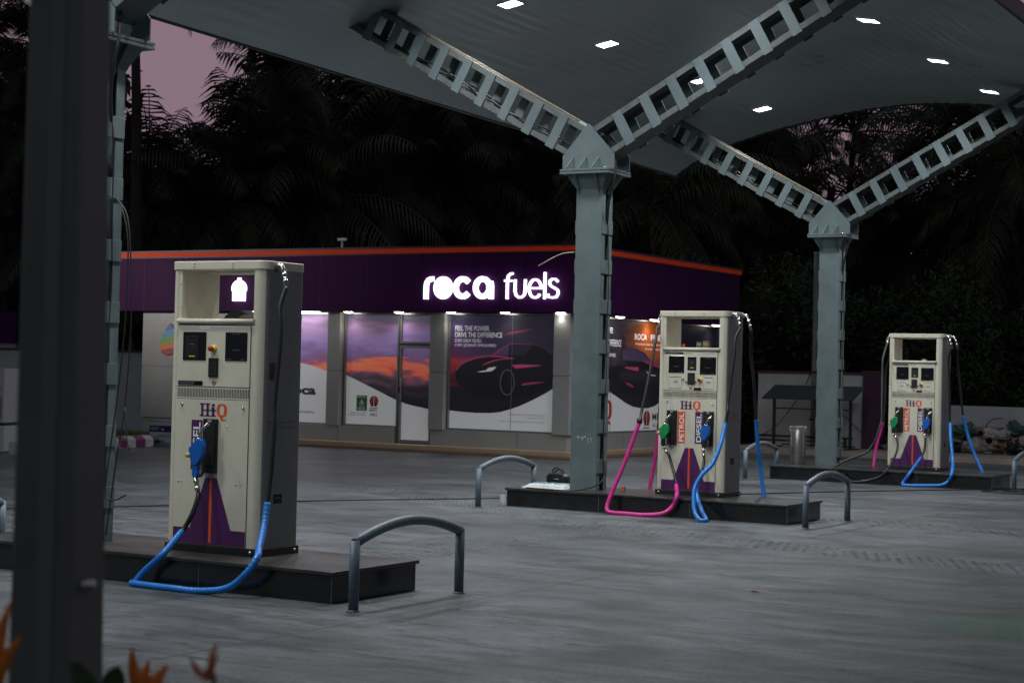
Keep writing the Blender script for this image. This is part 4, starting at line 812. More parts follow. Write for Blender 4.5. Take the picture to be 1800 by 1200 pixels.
jl.build('plinth_joint', darkprint, plo)
for (x0, x1, cut) in ((-27.62, -25.1, 1.6), (-22.46, -22.14, 1.6), (-19.88, -19.53, 1.61), (-16.99, -16.62, 1.6)):
    p = MB(); sb(x0, x1, 30.44, 30.69, .4555, cut-.012, p); sb(x0, x1, 30.44, 30.69, cut+.012, 2.825, p); sb(x0+.01, x1-.01, 30.45, 30.69, cut-.011, cut+.011, p); p.build('pilaster', alu, SH, bevel=.003)
p = MB(); sb(-16.86, -16.62, 30.70, 31.75, .4555, 2.825, p); p.build('pilaster', alu, SH, bevel=.003)

def sunset_mat(name, kind):
    m = bpy.data.materials.new(name); m.use_nodes = True; n = m.node_tree.nodes; l = m.node_tree.links; p = n['Principled BSDF']
    g_ = n.new('ShaderNodeNewGeometry'); s3 = n.new('ShaderNodeSeparateXYZ'); l.new(g_.outputs['Position'], s3.inputs[0])
    mp = n.new('ShaderNodeMapping'); mp.inputs['Scale'].default_value = (.55, .55, 2.6); l.new(g_.outputs['Position'], mp.inputs['Vector'])
    nz = n.new('ShaderNodeTexNoise'); nz.inputs['Scale'].default_value = 1.7; nz.inputs['Detail'].default_value = 7; nz.inputs['Roughness'].default_value = .55; nz.inputs['Distortion'].default_value = .6; l.new(mp.outputs['Vector'], nz.inputs['Vector'])
    def mth(op, a, b):
        k = n.new('ShaderNodeMath'); k.operation = op
        for i, q in enumerate((a, b)):
            if isinstance(q, (int, float)): k.inputs[i].default_value = q
            else: l.new(q, k.inputs[i])
        return k.outputs[0]
    z = mth('ADD', s3.outputs['Z'], mth('MULTIPLY', mth('SUBTRACT', nz.outputs['Fac'], .5), 1.0 if kind == 'sunset' else 1.1))
    r = n.new('ShaderNodeValToRGB'); cr = r.color_ramp
    if kind == 'sunset':
        stops = [(.80, (.008, .008, .010)), (1.12, (.014, .012, .016)), (1.33, (.05, .03, .045)), (1.50, (.16, .07, .11)), (1.60, (.78, .12, .07)), (1.72, (.80, .19, .09)), (1.84, (.25, .09, .19)), (2.0, (.20, .12, .31)), (2.25, (.30, .20, .46)), (2.5, (.32, .18, .34)), (2.72, (.15, .11, .18))]
    elif kind == 'night':
        stops = [(.80, (.007, .006, .009)), (1.35, (.010, .008, .012)), (1.52, (.09, .012, .018)), (1.75, (.34, .035, .035)), (1.95, (.12, .022, .07)), (2.2, (.065, .028, .11)), (2.5, (.050, .030, .11)), (2.8, (.03, .024, .06))]
    else:
        stops = [(.80, (.007, .006, .009)), (1.4, (.010, .008, .012)), (1.7, (.02, .010, .02)), (2.0, (.025, .012, .03)), (2.8, (.012, .010, .022))]
    lo, hi = .6, 2.9
    while len(cr.elements) < len(stops): cr.elements.new(.5)
    for e, (a, c) in zip(cr.elements, stops): e.position = (a-lo)/(hi-lo); e.color = (*c, 1)
    mr = n.new('ShaderNodeMapRange'); mr.inputs['From Min'].default_value = lo; mr.inputs['From Max'].default_value = hi; l.new(z, mr.inputs['Value']); l.new(mr.outputs['Result'], r.inputs['Fac'])
    out = r.outputs['Color']
    if kind == 'night':   # the red dies away towards the right of the print
        mr2 = n.new('ShaderNodeMapRange'); mr2.inputs['From Min'].default_value = -19.4; mr2.inputs['From Max'].default_value = -18.2; l.new(s3.outputs['X'], mr2.inputs['Value'])
        mx_ = n.new('ShaderNodeMixRGB'); mx_.inputs[2].default_value = (.030, .022, .045, 1); l.new(mr2.outputs['Result'], mx_.inputs[0]); l.new(out, mx_.inputs[1]); out = mx_.outputs['Color']
    if kind == 'side':    # orange glow printed behind the lettering
        vd = n.new('ShaderNodeVectorMath'); vd.operation = 'DISTANCE'; vd.inputs[1].default_value = (-16.75, 34.3, 2.45); mp2 = n.new('ShaderNodeMapping'); mp2.inputs['Scale'].default_value = (1, .75, 1.35); mp2.inputs['Location'].default_value = (0, 34.3*.25, -2.45*.35)
        l.new(g_.outputs['Position'], mp2.inputs['Vector']); l.new(mp2.outputs['Vector'], vd.inputs[0])
        mr2 = n.new('ShaderNodeMapRange'); mr2.inputs['From Min'].default_value = .35; mr2.inputs['From Max'].default_value = 1.15; mr2.inputs['To Min'].default_value = 1; mr2.inputs['To Max'].default_value = 0; mr2.interpolation_type = 'SMOOTHSTEP'
        l.new(mth('ADD', vd.outputs['Value'], mth('MULTIPLY', nz.outputs['Fac'], .15)), mr2.inputs['Value'])
        mx_ = n.new('ShaderNodeMixRGB'); mx_.inputs[2].default_value = (.72, .17, .04, 1); l.new(mr2.outputs['Result'], mx_.inputs[0]); l.new(out, mx_.inputs[1]); out = mx_.outputs['Color']
    l.new(out, p.inputs['Base Color']); l.new(out, p.inputs['Emission Color']); p.inputs['Emission Strength'].default_value = .30 if kind != 'side' else .16; p.inputs['Roughness'].default_value = .5; p.inputs['Coat Weight'].default_value = 1.0; p.inputs['Coat Roughness'].default_value = .035; p.inputs['Coat IOR'].default_value = 1.5  # weak emission stands in for interior light behind the printed film
    return m
sunset, night, sidep = sunset_mat('sunset_print', 'sunset'), sunset_mat('night_print', 'night'), sunset_mat('side_print', 'side')
def fr(x0, x1, z0, z1, w, y0=30.56, y1=30.69, mb=None):
    mb = mb or MB(); sb(x0, x0+w, y0, y1, z0, z1, mb); sb(x1-w, x1, y0, y1, z0, z1, mb); sb(x0+w, x1-w, y0, y1, z1-w, z1, mb); sb(x0+w, x1-w, y0, y1, z0, z0+w, mb); return mb
def flat(pts, y, mb=None, th=.001):
    mb = mb or MB(); mb.prism([(a-O.x, b) for a, b in pts], 'y', y-th-O.y, y-O.y); return mb
def sideflat(pts, x, mb=None, th=.001):
    mb = mb or MB(); mb.prism([(a-O.y, b) for a, b in pts], 'x', x-O.x, x+th-O.x); return mb
def clipx(pts, x0, x1, z0): return [(min(max(a, x0), x1), max(b, z0)) for a, b in pts]
# left lit window
win0 = fr(-25.09, -22.47, .456, 2.82, .03).build('window_frame', alu_frame, SH)
sb(-25.05, -22.50, 30.605, 30.62, .48, 2.79).build('window_print', sunset, win0)
flat([(-25.05, 1.80)]+clipx(SWOOSH['w0'], -25.05, -22.50, .48)[:5]+[(-22.50, .48), (-25.05, .48)], 30.604, th=.0015).build('white_wave', vinylwhite, win0)
tx = MB(); add_text(tx, 'roca', (-23.62-O.x, -22.85-O.x, 1.07, 1.215), 30.6023-O.y, offset=.045); add_text(tx, 'Quality & Reliability', (-23.9-O.x, -22.865-O.x, .665, .735), 30.6023-O.y); tx.build('lettering', darkprint, win0)
# second window
win1 = fr(-22.10, -20.72, .456, 2.82, .035).build('window_frame', alu_frame, SH)
sb(-22.06, -20.76, 30.605, 30.62, .48, 2.785).build('window_print', sunset, win1)
flat(clipx(SWOOSH['w1'], -22.06, -20.76, .49), 30.604, th=.0015).build('white_wave', vinylwhite, win1)
sb(-21.785, -21.515, 30.601, 30.602, .775, 1.095).build('green_emblem', green_logo, win1)
tx = MB(); add_text(tx, 'ongc', (-21.765-O.x, -21.535-O.x, 1.035, 1.08), 30.6008-O.y, offset=.02); add_text(tx, 'MRPL', (-21.765-O.x, -21.535-O.x, .79, .835), 30.6008-O.y, offset=.02)
tx.prism([(-21.65-O.x, 1.02), (-21.61-O.x, .93), (-21.69-O.x, .93)], 'y', 30.5995-O.y, 30.6008-O.y); stroke(tx, [(a-O.x, b) for a, b in arc(-21.65, .945, .065, .05, 180, 360, 12)], .010, 30.5995-O.y, 30.6008-O.y)
for dx in (-.06, -.03, 0, .03, .06): tx.box(-21.655+dx-O.x, -21.640+dx-O.x, 30.5995-O.y, 30.6008-O.y, .85, .87)
tx.build('emblem_lettering', whitepaint, win1)
def flame(face, c, z0, h, par, pl_):
    """round red emblem with two dark towers"""
    r = h*.42; cz_ = z0+h*.56
    red, dk = MB(), MB()
    for q in (-1, 1):
        A = [(c+q*.06*r+q*r*.94*sin(a), cz_+r*cos(a)) for a in [pi*i/12 for i in range(13)]]
        P = [(a, b) for a, b in A if b > z0+.16*h]; P = [(c+q*.06*r, cz_+r)]+P+[(c+q*.06*r, z0+.16*h)]
        (flat if face == 'f' else sideflat)(P, pl_, red)
        D = [(c+q*.10*r, z0+h), (c+q*.22*r, z0+h*.72), (c+q*.40*r, z0+h*.45), (c+q*.75*r, z0+h*.16), (c+q*.10*r, z0+h*.16)]
        (flat if face == 'f' else sideflat)(D, pl_-.0012 if face == 'f' else pl_+.0012, dk)
    (flat if face == 'f' else sideflat)([(c-r*.95, z0), (c+r*.95, z0), (c+r*.95, z0+h*.07), (c-r*.95, z0+h*.07)], pl_, red)
    red.build('red_emblem', red_logo, par); dk.build('emblem_tower', darkprint, par)
flame('f', -21.34, .83, .27, win1, 30.602)
tx = MB(); add_text(tx, 'MRPL', (-21.445-O.x, -21.24-O.x, .765, .815), 30.6023-O.y, offset=.01); add_text(tx, 'WORLD CLASS', (-21.93-O.x, -21.54-O.x, .715, .745), 30.6023-O.y); add_text(tx, 'FUELING STATION', (-22.0-O.x, -21.54-O.x, .668, .698), 30.6023-O.y); add_text(tx, 'HI', (-21.43-O.x, -21.335-O.x, .67, .735), 30.6023-O.y, offset=.02); tx.build('lettering', darkprint, win1)
tx = MB(); add_text(tx, 'Q', (-21.33-O.x, -21.25-O.x, .66, .735), 30.6023-O.y, offset=.02); tx.build('orange_letter', red_logo, win1)
# door
dr = fr(-20.70, -19.89, .15, 2.16, .05).build('door', alu_frame, SH)
sb(-20.645, -19.945, 30.605, 30.62, .205, 2.105).build('door_print', sunset, dr)
flat(clipx(SWOOSH['door'][:5], -20.645, -19.945, .21)+[(-19.945, .21), (-20.645, .21)], 30.604, th=.0015).build('white_wave', vinylwhite, dr)
hd = MB(); hd.tube(spline([(-20.60-O.x, 30.55-O.y, 1.05), (-20.60-O.x, 30.50-O.y, 1.06), (-20.60-O.x, 30.49-O.y, 1.12), (-20.60-O.x, 30.49-O.y, 1.40), (-20.60-O.x, 30.50-O.y, 1.46), (-20.60-O.x, 30.55-O.y, 1.47)], 5), .014, 10); hd.build('door_handle', chrome, dr)
sb(-20.69, -20.66, 30.53, 30.559, 1.18, 1.30).build('lock_case', darkprint, dr)
fr(-20.70, -19.89, 2.19, 2.82, .04).build('transom_frame', alu_frame, SH)
sb(-20.655, -19.935, 30.605, 30.62, 2.235, 2.775).build('transom_print', sunset, SH)
# big night print window with the car
win3 = fr(-19.50, -16.995, .456, 2.82, .03).build('window_frame', alu_frame, SH)
sb(-19.465, -17.03, 30.605, 30.62, .49, 2.785).build('window_print', night, win3)
sb(-18.03, -18.018, 30.598, 30.6045, .49, 2.785).build('glass_joint', alu_frame, win3)
def cm(n_, c): return mat(n_, c, .5, coat=1., emit=c, estr=.35)  # emission added so the printed shapes show up on the dark window
carblack = cm('print_black', (.006, .005, .008)); carglass = cm('print_indigo', (.055, .035, .09)); carred = cm('print_crimson', (.40, .04, .13)); carred2 = cm('print_dark_crimson', (.24, .03, .085)); carlamp = cm('print_lamp', (.5, .5, .55)); carring = cm('print_ring', (.13, .12, .12))
def W_(pts, x1=-17.035): return [(min(a, x1), b) for a, b in pts]
flat(W_(CAR['body']), 30.604, th=.0006).build('car_print', carblack, win3)
flat([(-19.46, .60), (-17.035, .60), (-17.035, 1.62), (-17.6, 1.50), (-18.4, 1.38), (-19.0, 1.36), (-19.46, 1.30)], 30.6046, th=.0003).build('dark_print_base', cm('print_ground_black', (.010, .008, .011)), win3)
for k_, m_, y_ in (('glass', carglass, 30.6032), ('glass2', cm('print_navy', (.018, .014, .028)), 30.6032), ('roofline', carred2, 30.6028), ('hood', carred2, 30.6028), ('hood2', carred, 30.6026), ('side', carred, 30.6026), ('low', carred2, 30.6026), ('lamp', carlamp, 30.6026), ('cloud', carred2, 30.6040)):
    flat(W_(CAR[k_]), y_, th=.0003).build('car_print_shape', m_, win3)
wc = CAR['wheel']; wr = MB(); stroke(wr, [(a-O.x, b) for a, b in arc(wc[0][0], wc[0][1], wc[1][0]-wc[0][0], wc[0][1]-wc[2][1], 0, 360, 40)], .012, 30.6022-O.y, 30.6026-O.y); wr.build('wheel_ring', carring, win3)
flat([(a, b) for a, b in clipx(SWOOSH['w3'], -19.465, -17.03, .495)], 30.6018, th=.0012).build('white_wave', vinylwhite, win3)
tx = MB(); PT = 30.6015-O.y
for s_, x1, z0, h in (('FEEL THE POWER.', -18.555, 2.47, .10), ('DRIVE THE DIFFERENCE', -18.26, 2.34, .10), ('EVERY DROP TESTED.', -18.73, 2.235, .068), ('EVERY JOURNEY EMPOWERED', -18.40, 2.135, .072)):
    add_text(tx, s_, (-19.375-O.x, x1-O.x, z0, z0+h), PT)
tx.build('lettering', mat('pale_print', (.8, .78, .8), .5, emit=(.9, .88, .9), estr=.18), win3)  # letters given a weak emission to read brighter than the print
tx = MB(); add_text(tx, 'Mangalore Refinery and Petrochemicals', (-18.07-O.x, -17.24-O.x, .79, .835), PT+.0-.001); add_text(tx, 'a subsidiary of ONGC', (-17.66-O.x, -17.24-O.x, .735, .775), PT-.001); add_text(tx, '(Govt. of India Enterprise) roca fuels station', (-18.26-O.x, -17.24-O.x, .65, .70), PT-.001); tx.build('fine_print', texttan, win3)
# side window with mirrored print
XW = -16.75
wf = MB()
for (a, b, c, d) in ((31.76, 31.80, .456, 2.82), (37.84, 37.9, .456, 2.82)): wf.box(XW-.1-O.x, XW+.04-O.x, a-O.y, b-O.y, c, d)
wf.box(XW-.1-O.x, XW+.04-O.x, 31.8-O.y, 37.84-O.y, .456, .49); wf.box(XW-.1-O.x, XW+.04-O.x, 31.8-O.y, 37.84-O.y, 2.79, 2.82)
win4 = wf.build('window_frame', alu_frame, SH)
sb(XW-.02, XW-.006, 31.80, 37.84, .49, 2.79).build('window_print', sidep, win4)
sb(XW-.0055, XW-.002, 32.44, 32.455, .49, 2.79).build('glass_joint', darkprint, win4)
sideflat([(31.81, .6), (37.8, .6), (37.8, 1.7), (31.81, 1.5)], XW-.0059, th=.0002).build('dark_print_base', cm('print_ground_black', (.010, .008, .011)), win4)
sideflat([(a, b) for a, b in CARS['body']], XW-.0056, th=.0006).build('car_print', carblack, win4)
for k_, m_, dx in (('glass', carglass, .0012), ('side', carred, .0015), ('hood', carred2, .0015), ('low', carred2, .0015), ('lamp', carlamp, .0018)): sideflat(CARS[k_], XW-.0058+dx, th=.0003).build('car_print_shape', m_, win4)
sideflat([(31.81, 1.37)]+[(a, b) for a, b in SWS if b > .9 and a < 36.3]+[(37.83, 1.55), (37.83, .495), (31.81, .495)], XW-.0035, th=.0012).build('white_wave', vinylwhite, win4)
tx = MB(); PS_ = XW-.003-O.x
for s_, y0, y1, z0, h in (('FEEL THE POWER.', 31.3+.55, 32.50, 2.50, .12), ('DRIVE THE DIFFERENCE', 31.82, 32.88, 2.235, .14), ('EVERY JOURNEY EMPOWERED', 31.82, 32.64, 2.0, .09)):
    add_text(tx, s_, (y0-O.y, y1-O.y, z0, z0+h), PS_, face='side')
add_text(tx, 'ROCA', (33.50-O.y, 34.08-O.y, 2.40, 2.53), PS_, face='side', offset=.025); add_text(tx, 'FUELS', (34.26-O.y, 35.05-O.y, 2.40, 2.53), PS_, face='side', offset=.025)
add_text(tx, 'Premium fuel, honest measure', (33.55-O.y, 35.1-O.y, 2.285, 2.34), PS_, face='side'); add_text(tx, 'for every journey', (34.0-O.y, 34.8-O.y, 2.19, 2.24), PS_, face='side')
tx.build('lettering', mat('pale_print_bright', (.8, .78, .8), .5, emit=(.95, .93, .95), estr=.45), win4)  # stronger emission put into the side letters to brighten them
hp, ho = MB(), MB()
def sideq(mb, y0, y1, z0, z1):
    w = y1-y0; h = z1-z0; n = 28
    def se(cy, cz_, ry, rz, i):
        a = 2*pi*i/n; c_, s__ = cos(a), sin(a); return (cy+ry*(abs(c_)**.6)*(1 if c_ >= 0 else -1), cz_+rz*(abs(s__)**.6)*(1 if s__ >= 0 else -1))
    Oo = [se((y0+y1)/2, z0+.6*h, w/2, .4*h, i) for i in range(n)]; I = [se((y0+y1)/2, z0+.6*h, w*.27, .32*h, i) for i in range(n)]
    for i in range(n):
        j = (i+1) % n; mb.add([(XW-.0008-O.x, a-O.y, b) for a, b in (Oo[i], Oo[j], I[j], I[i])], [(0, 1, 2, 3)])
    mb.add([(XW-.0008-O.x, a-O.y, b) for a, b in ((y0+w*.35, z0+.24*h), (y0+w*.6, z0+.06*h), (y0+w*.95, z0), (y0+w*.9, z0+.10*h), (y0+w*.6, z0+.24*h))], [(0, 1, 2, 3, 4)])
sideq(ho, 31.98, 32.52, .63, 1.14); ho.build('orange_letter', red_logo, win4)
flame('s', 34.15, .53, .39, win4, XW-.002)
tx = MB(); add_text(tx, 'MRPL', (34.42-O.y, 35.05-O.y, .70, .85), PS_+.002, face='side', offset=.02); add_text(tx, 'AUTO FUELS', (34.42-O.y, 35.5-O.y, .55, .63), PS_+.002, face='side'); tx.build('lettering', darkprint, win4)

# rainbow drop emblem on the left pilaster wall
dr_ = MB(); cols = [(.01, .06, .35), (.03, .30, .55), (.12, .42, .04), (.80, .20, .02), (.45, .01, .03)]
cx, r_, zt, zb = -26.80, .29, 2.56, 1.86
def wid(z):
    f = (z-zb)/(zt-zb); return r_*sqrt(max(0, 1-((f-.38)/.40)**2)) if f < .38 else r_*max(0, 1-((f-.38)/.62)**1.7)
drop = thing('drop_sign', 'rainbow striped drop emblem mounted on the shop wall, half hidden by the nearest pump', 'sign', (cx, 30.44, 2.2))
for k in range(5):
    m_ = MB(); a = zb+(zt-zb)*k/5; b = zb+(zt-zb)*(k+1)/5; N = 8
    up_ = [(wid(a+(b-a)*i/N), a+(b-a)*i/N) for i in range(N+1)]
    sh = lambda w, z: z+.10*(w/r_)*.6
    P = [(w, z+.05*(w/r_)) for w, z in up_]+[(-w, z-.05*(w/r_)) for w, z in up_[::-1]]
    m_.prism([(x, z-2.2) for x, z in P], 'y', -.03-.0005*k, -.001); m_.build('colour_band', mat('drop_'+str(k), cols[4-k], .35, emit=cols[4-k], estr=.0), drop)

# lit letters of the fascia sign
SG = thing('lit_sign', 'glowing white roca fuels lettering on the purple fascia', 'sign', (-19.87, YF, 3.09))
KX, KZ = .01315, .01245
def glyph(name, strokes, solids=()):
    mb = MB()
    for path, w in strokes: stroke(mb, [(a*KX, b*KZ) for a, b in path], w*KX, -.075, -.02)
    for pts in solids: mb.prism([(a*KX, b*KZ) for a, b in pts], 'y', -.075, -.02)
    return mb.build('letter', signwhite, SG)
H_ = 36.5
glyph('r', [([(4.5, 0), (4.5, 20), (5.2, 26), (8.5, 31), (13, 32.5), (18, 32.8)], 7.4)])
glyph('o', [], [arc(35.4, 18.3, 16.6, 18.3, 0, 359, 44)])
glyph('c', [(arc(70.8, 18.3, 12.4, 14.0, 38, 322, 28), 8.2)])
glyph('a', [(arc(106, 18.3, 12.2, 14.0, 0, 360, 32), 8.0), ([(121.5, 0), (121.5, 20), (120, 28)], 7.6)])
glyph('f', [([(149.5, 0), (149.5, 30), (151, 37), (155, 40), (159, 40.5)], 3.1), ([(144.5, 29), (157, 29)], 3.0)])
glyph('u', [([(163, 31), (163, 13), (165, 6), (170, 2.4), (175, 3), (179.5, 7), (180.5, 14), (180.5, 31)], 3.1)])
glyph('e', [(arc(197.5, 16.5, 10.3, 14.2, 2, 322, 28), 3.1), ([(187.5, 17), (208.5, 17)], 2.8)])
glyph('l', [([(214.0, 0), (214.0, 42)], 3.1)])
glyph('s', [([(236, 27), (232, 31), (226, 31.2), (222, 28), (222, 23.5), (225, 20), (231, 17), (236, 14), (237, 8.5), (233.5, 3.0), (227, 2.4), (221, 3.1), (219.5, 8)], 3.1)])
em = thing('lit_emblem', 'glowing white dome emblem on the fascia, seen through the nearest pump shelf', 'sign', (-24.64, YF, 3.05))
dome = [(-.165, 0), (.165, 0), (.165, .20)]+[(.195*cos(radians(a)), .27+.18*sin(radians(a))) for a in range(-15, 76, 10)]+[(.035, .47), (.035, .50), (-.035, .50), (-.035, .47)]+[(.195*cos(radians(a)), .27+.18*sin(radians(a))) for a in range(105, 196, 10)]+[(-.165, .20)]
q = MB(); q.prism(dome, 'y', -.075, -.02); q.build('emblem_face', signwhite, em)
DL = [('over the window left of the door', -21.91), ('over the glass door', -20.63), ('at the left end of the dark car window', -19.36), ('over the middle of the dark car window', -18.09), ('at the right end of the dark car window', -16.83)]
def downlight(x, y, label):
    t = thing('downlight', label, 'downlight', (x, y, 2.858), 0, 'round downlights under the shop fascia')
    b = MB(); b.lathe([(.0, 0), (.105, 0), (.105, -.010), (.10, -.012)], (0, 0, 0), 20); b.build('ring', whitepaint, t)
    b = MB(); b.lathe([(.098, -.012), (.092, -.035), (.06, -.048), (0, -.052)], (0, 0, 0), 20); b.build('lens', downm, t)
    L = bpy.data.lights.new('down_lamp', 'SPOT'); L.energy = 7; L.spot_size = radians(135); L.spot_blend = .8; L.shadow_soft_size = .06; L.color = (1, .95, .86)
    lo = bpy.data.objects.new('down_lamp', L); COL.objects.link(lo); lo.parent = t; lo.location = (0, 0, -.075)
for lb, x in DL: downlight(x, 30.40, 'round white downlight '+lb)
for lb, y in (('nearest the column on the side face of the shop', 32.45), ('above the orange print on the side face of the shop', 34.05), ('seen through the shelf of the middle pump', 37.25)): downlight(-16.57, y, 'round white downlight '+lb)
t = thing('tube_light', 'long white tube light under the fascia over the leftmost printed window', 'tube light', (-23.6, 30.40, 2.835))
b = MB(); b.tube([(-.95, 0, -.02), (.95, 0, -.02)], .018, 10); b.build('tube', mat('tube_glow', (.9, .9, .9), .4, emit=(.95, .97, 1), estr=14), t)
b = MB(); b.box(-1.0, 1.0, -.03, .03, 0, .012); b.build('batten', whitepaint, t)
L = bpy.data.lights.new('tube_lamp', 'AREA'); L.shape = 'RECTANGLE'; L.size = 1.9; L.size_y = .04; L.energy = 7; lo = bpy.data.objects.new('tube_lamp', L); COL.objects.link(lo); lo.parent = t; lo.location = (0, 0, -.045)

t = thing('floodlight', 'floodlight on a slim post outside the picture, washing the left end of the fascia', 'floodlight', (-34.0, 21.0, 0))
b = MB(); b.tube([(0, 0, 0), (0, 0, 4.6)], .05, 10); b.build('post', steelblue, t)
b = MB(); b.box(-.2, .2, -.06, .06, 4.55, 4.85); b.build('housing', blacksteel, t, bevel=.01)
b = MB(); b.box(-.17, .17, .0605, .065, 4.58, 4.82); b.build('lens', ledm, t)
L = bpy.data.lights.new('flood_lamp', 'SPOT'); L.energy = 2100; L.spot_size = radians(44); L.spot_blend = 1.0; L.shadow_soft_size = .12; L.color = (1, .95, .9); lo = bpy.data.objects.new('flood_lamp', L); COL.objects.link(lo); lo.parent = t; lo.location = (.05, .12, 4.7); lo.rotation_euler = Vector((7.5, 9.2, -.3)).to_track_quat('-Z', 'Y').to_euler()

# ------------------------------------------------------------ left side: wall, kerb, planter, cabinet
def wall(name, label, x0, x1, y0, y1, h, cap=True, m_=wallm):
    c = ((x0+x1)/2, (y0+y1)/2, 0); t = thing(name, label, 'wall', c)
    b = MB(); b.box(x0-c[0], x1-c[0], y0-c[1], y1-c[1], 0.002, h-.06); b.build('wall_face', m_, t)
    if cap: b = MB(); b.box(x0-c[0]-.03, x1-c[0]+.03, y0-c[1]-.03, y1-c[1]+.03, h-.059, h); b.build('coping', maroon, t)
    return t
wall('boundary_wall', 'grey white boundary wall with maroon coping behind the left column', -48, -27.7, 33.4, 33.6, 1.98)
t = thing('purple_kiosk', 'low structure with a purple band behind the wall at the left edge', 'kiosk', (-38.3, 34.2, 0)); b = MB(); b.box(-6, 2.8, 0, 4, 2.12, 2.95); b.build('purple_band', fascia_m, t); b = MB(); b.box(-5.9, 2.7, .1, 3.9, .01, 2.119); b.build('kiosk_wall', wallm, t)
gr = MB(); gr.quad((-28.2, 25.2, .10), (-24.35, 25.2, .10), (-24.5, 29.9, .10), (-28.2, 29.9, .10))
soil = gr.build('planter_soil', mat('soil', (.05, .045, .03), .9, var=.4)); struct(soil, 'soil bed behind the striped kerb')
rnd = random.Random(9); gb = MB()
for i in range(9000):
    x, y = rnd.uniform(-28.1, -24.45), rnd.uniform(25.3, 29.8); h = rnd.uniform(.05, .13); a = rnd.random()*6.28; w = .006; dx, dy = cos(a)*w, sin(a)*w
    gb.add([(x-dx, y-dy, .10), (x+dx, y+dy, .10), (x+rnd.uniform(-.04, .04), y+rnd.uniform(-.04, .04), .10+h)], [(0, 1, 2)])
tag(gb.build('grass', mat('grass_blade', (.07, .10, .025), .6, var=.4)), 'short grass growing behind the purple and white kerb', 'grass', kind='stuff')
kp = thing('striped_kerb', 'kerb painted in purple and white blocks along the planter at the left', 'kerb', (-24.05, 26.0, 0)); kpath = [(-23.3, 22.6), (-23.55, 24.0), (-23.87, 25.5), (-24.14, 26.44), (-24.28, 27.16), (-24.55, 27.35)]
pp = spline([(a, b_, 0) for a, b_ in kpath], 12); acc = 0; seg = []; cur = [pp[0]]; pur = mat('kerb_purple', (.17, .03, .12), .6, var=.2, vscale=8); whi = mat('kerb_white', (.52, .48, .47), .6, var=.2, vscale=8); k = 0
def kerbseg(P, m_):
    b = MB(); prof = [(0, 0), (0, .15), (-.09, .22), (-.22, .22), (-.22, 0)]; vs = []
    for i, p in enumerate(P):
        d = (P[min(i+1, len(P)-1)]-P[max(i-1, 0)]).normalized(); q = Vector((d.y, -d.x, 0))
        for a, z in prof: v = p+q*a; vs.append((v.x+24.05, v.y-26.0, z))
    n = 5; fs = [(i*n+j, (i+1)*n+j, (i+1)*n+j+1, i*n+j+1) for i in range(len(P)-1) for j in range(n-1)]+[(0, 1, 2, 3, 4), tuple((len(P)-1)*n+j for j in (4, 3, 2, 1, 0))]
    b.add(vs, fs); b.build('painted_block', m_, kp)
for a, b_ in zip(pp[:-1], pp[1:]):
    cur.append(b_); acc += (b_-a).length
    if acc > .29: kerbseg(cur, pur if k % 2 else whi); cur = [b_]; acc = 0; k += 1
if len(cur) > 1: kerbseg(cur, pur)
t = thing('panel_carton', 'flat white and navy printed carton of panels leaning behind the striped kerb', 'carton', (-24.75, 27.55, 0), radians(14))
b = MB(); b.box(0, 1.25, 0, .30, .005, .50); bo = b.build('carton_box', mat('white_carton', (.42, .43, .45), .55, var=.08), t, bevel=.004)
b = MB(); b.box(.0, 1.25, -.0015, 0, .27, .40); b.box(0, 1.25, -.0015, 0, .485, .50); b.build('navy_band', mat('navy_ink', (.015, .018, .10), .5), bo)
tx = MB(); add_text(tx, 'ALUMINIUM COMPOSITE', (.03, .22, .345, .365), -.002); add_text(tx, 'PANELS', (.03, .20, .315, .335), -.002); add_text(tx, 'EB', (.27, .33, .31, .34), -.002, offset=.02); tx.build('white_print', whitepaint, bo)
tx = MB(); add_text(tx, 'EUROBOND', (.20, .48, .175, .215), -.001); add_text(tx, 'EUROBOND', (.18, .80, .02, .06), -.001, offset=.02); tx.build('dark_print', darkprint, bo)
t = thing('service_cabinet', 'white louvred service cabinet on a concrete base at the left edge', 'cabinet', (-24.05, 22.95, 0), radians(16))
b = MB(); b.box(-3.2, .0, 0, .8, 0.003, .47); b.build('concrete_base', wallm, t, bevel=.01)
b = MB(); b.box(-1.5, -.06, .12, .70, .475, .52); b.build('black_skid', blacksteel, t)
b = MB(); b.box(-1.5, -.08, .10, .70, .521, 1.50); cb_ = b.build('cabinet_body', mat('cabinet_white', (.48, .47, .50), .45, var=.05), t, bevel=.01)
b = MB()
for i in range(11): b.box(-.36, -.12, .093, .0985, .60+i*.036, .618+i*.036)
b.build('louvre', darkprint, cb_)
tx = MB(); add_text(tx, 'SUDHIR', (-.25, -.11, 1.14, 1.165), .098, shear=.2, offset=.02); tx.build('red_lettering', redp, cb_)
b = MB(); b.box(-.39, -.384, .097, .0995, .55, 1.45); b.box(-1.4, -.392, .097, .0995, 1.445, 1.45); b.build('door_seam', darkprint, cb_)
b = MB(); b.tube([(-.44, .085, .98), (-.44, .07, .99), (-.44, .07, 1.07), (-.44, .085, 1.08)], .008, 6); b.build('handle', darkprint, cb_)
b = MB(); b.box(-.42, -.39, .096, .0995, .545, .59); b.build('yellow_sticker', yellow, cb_)

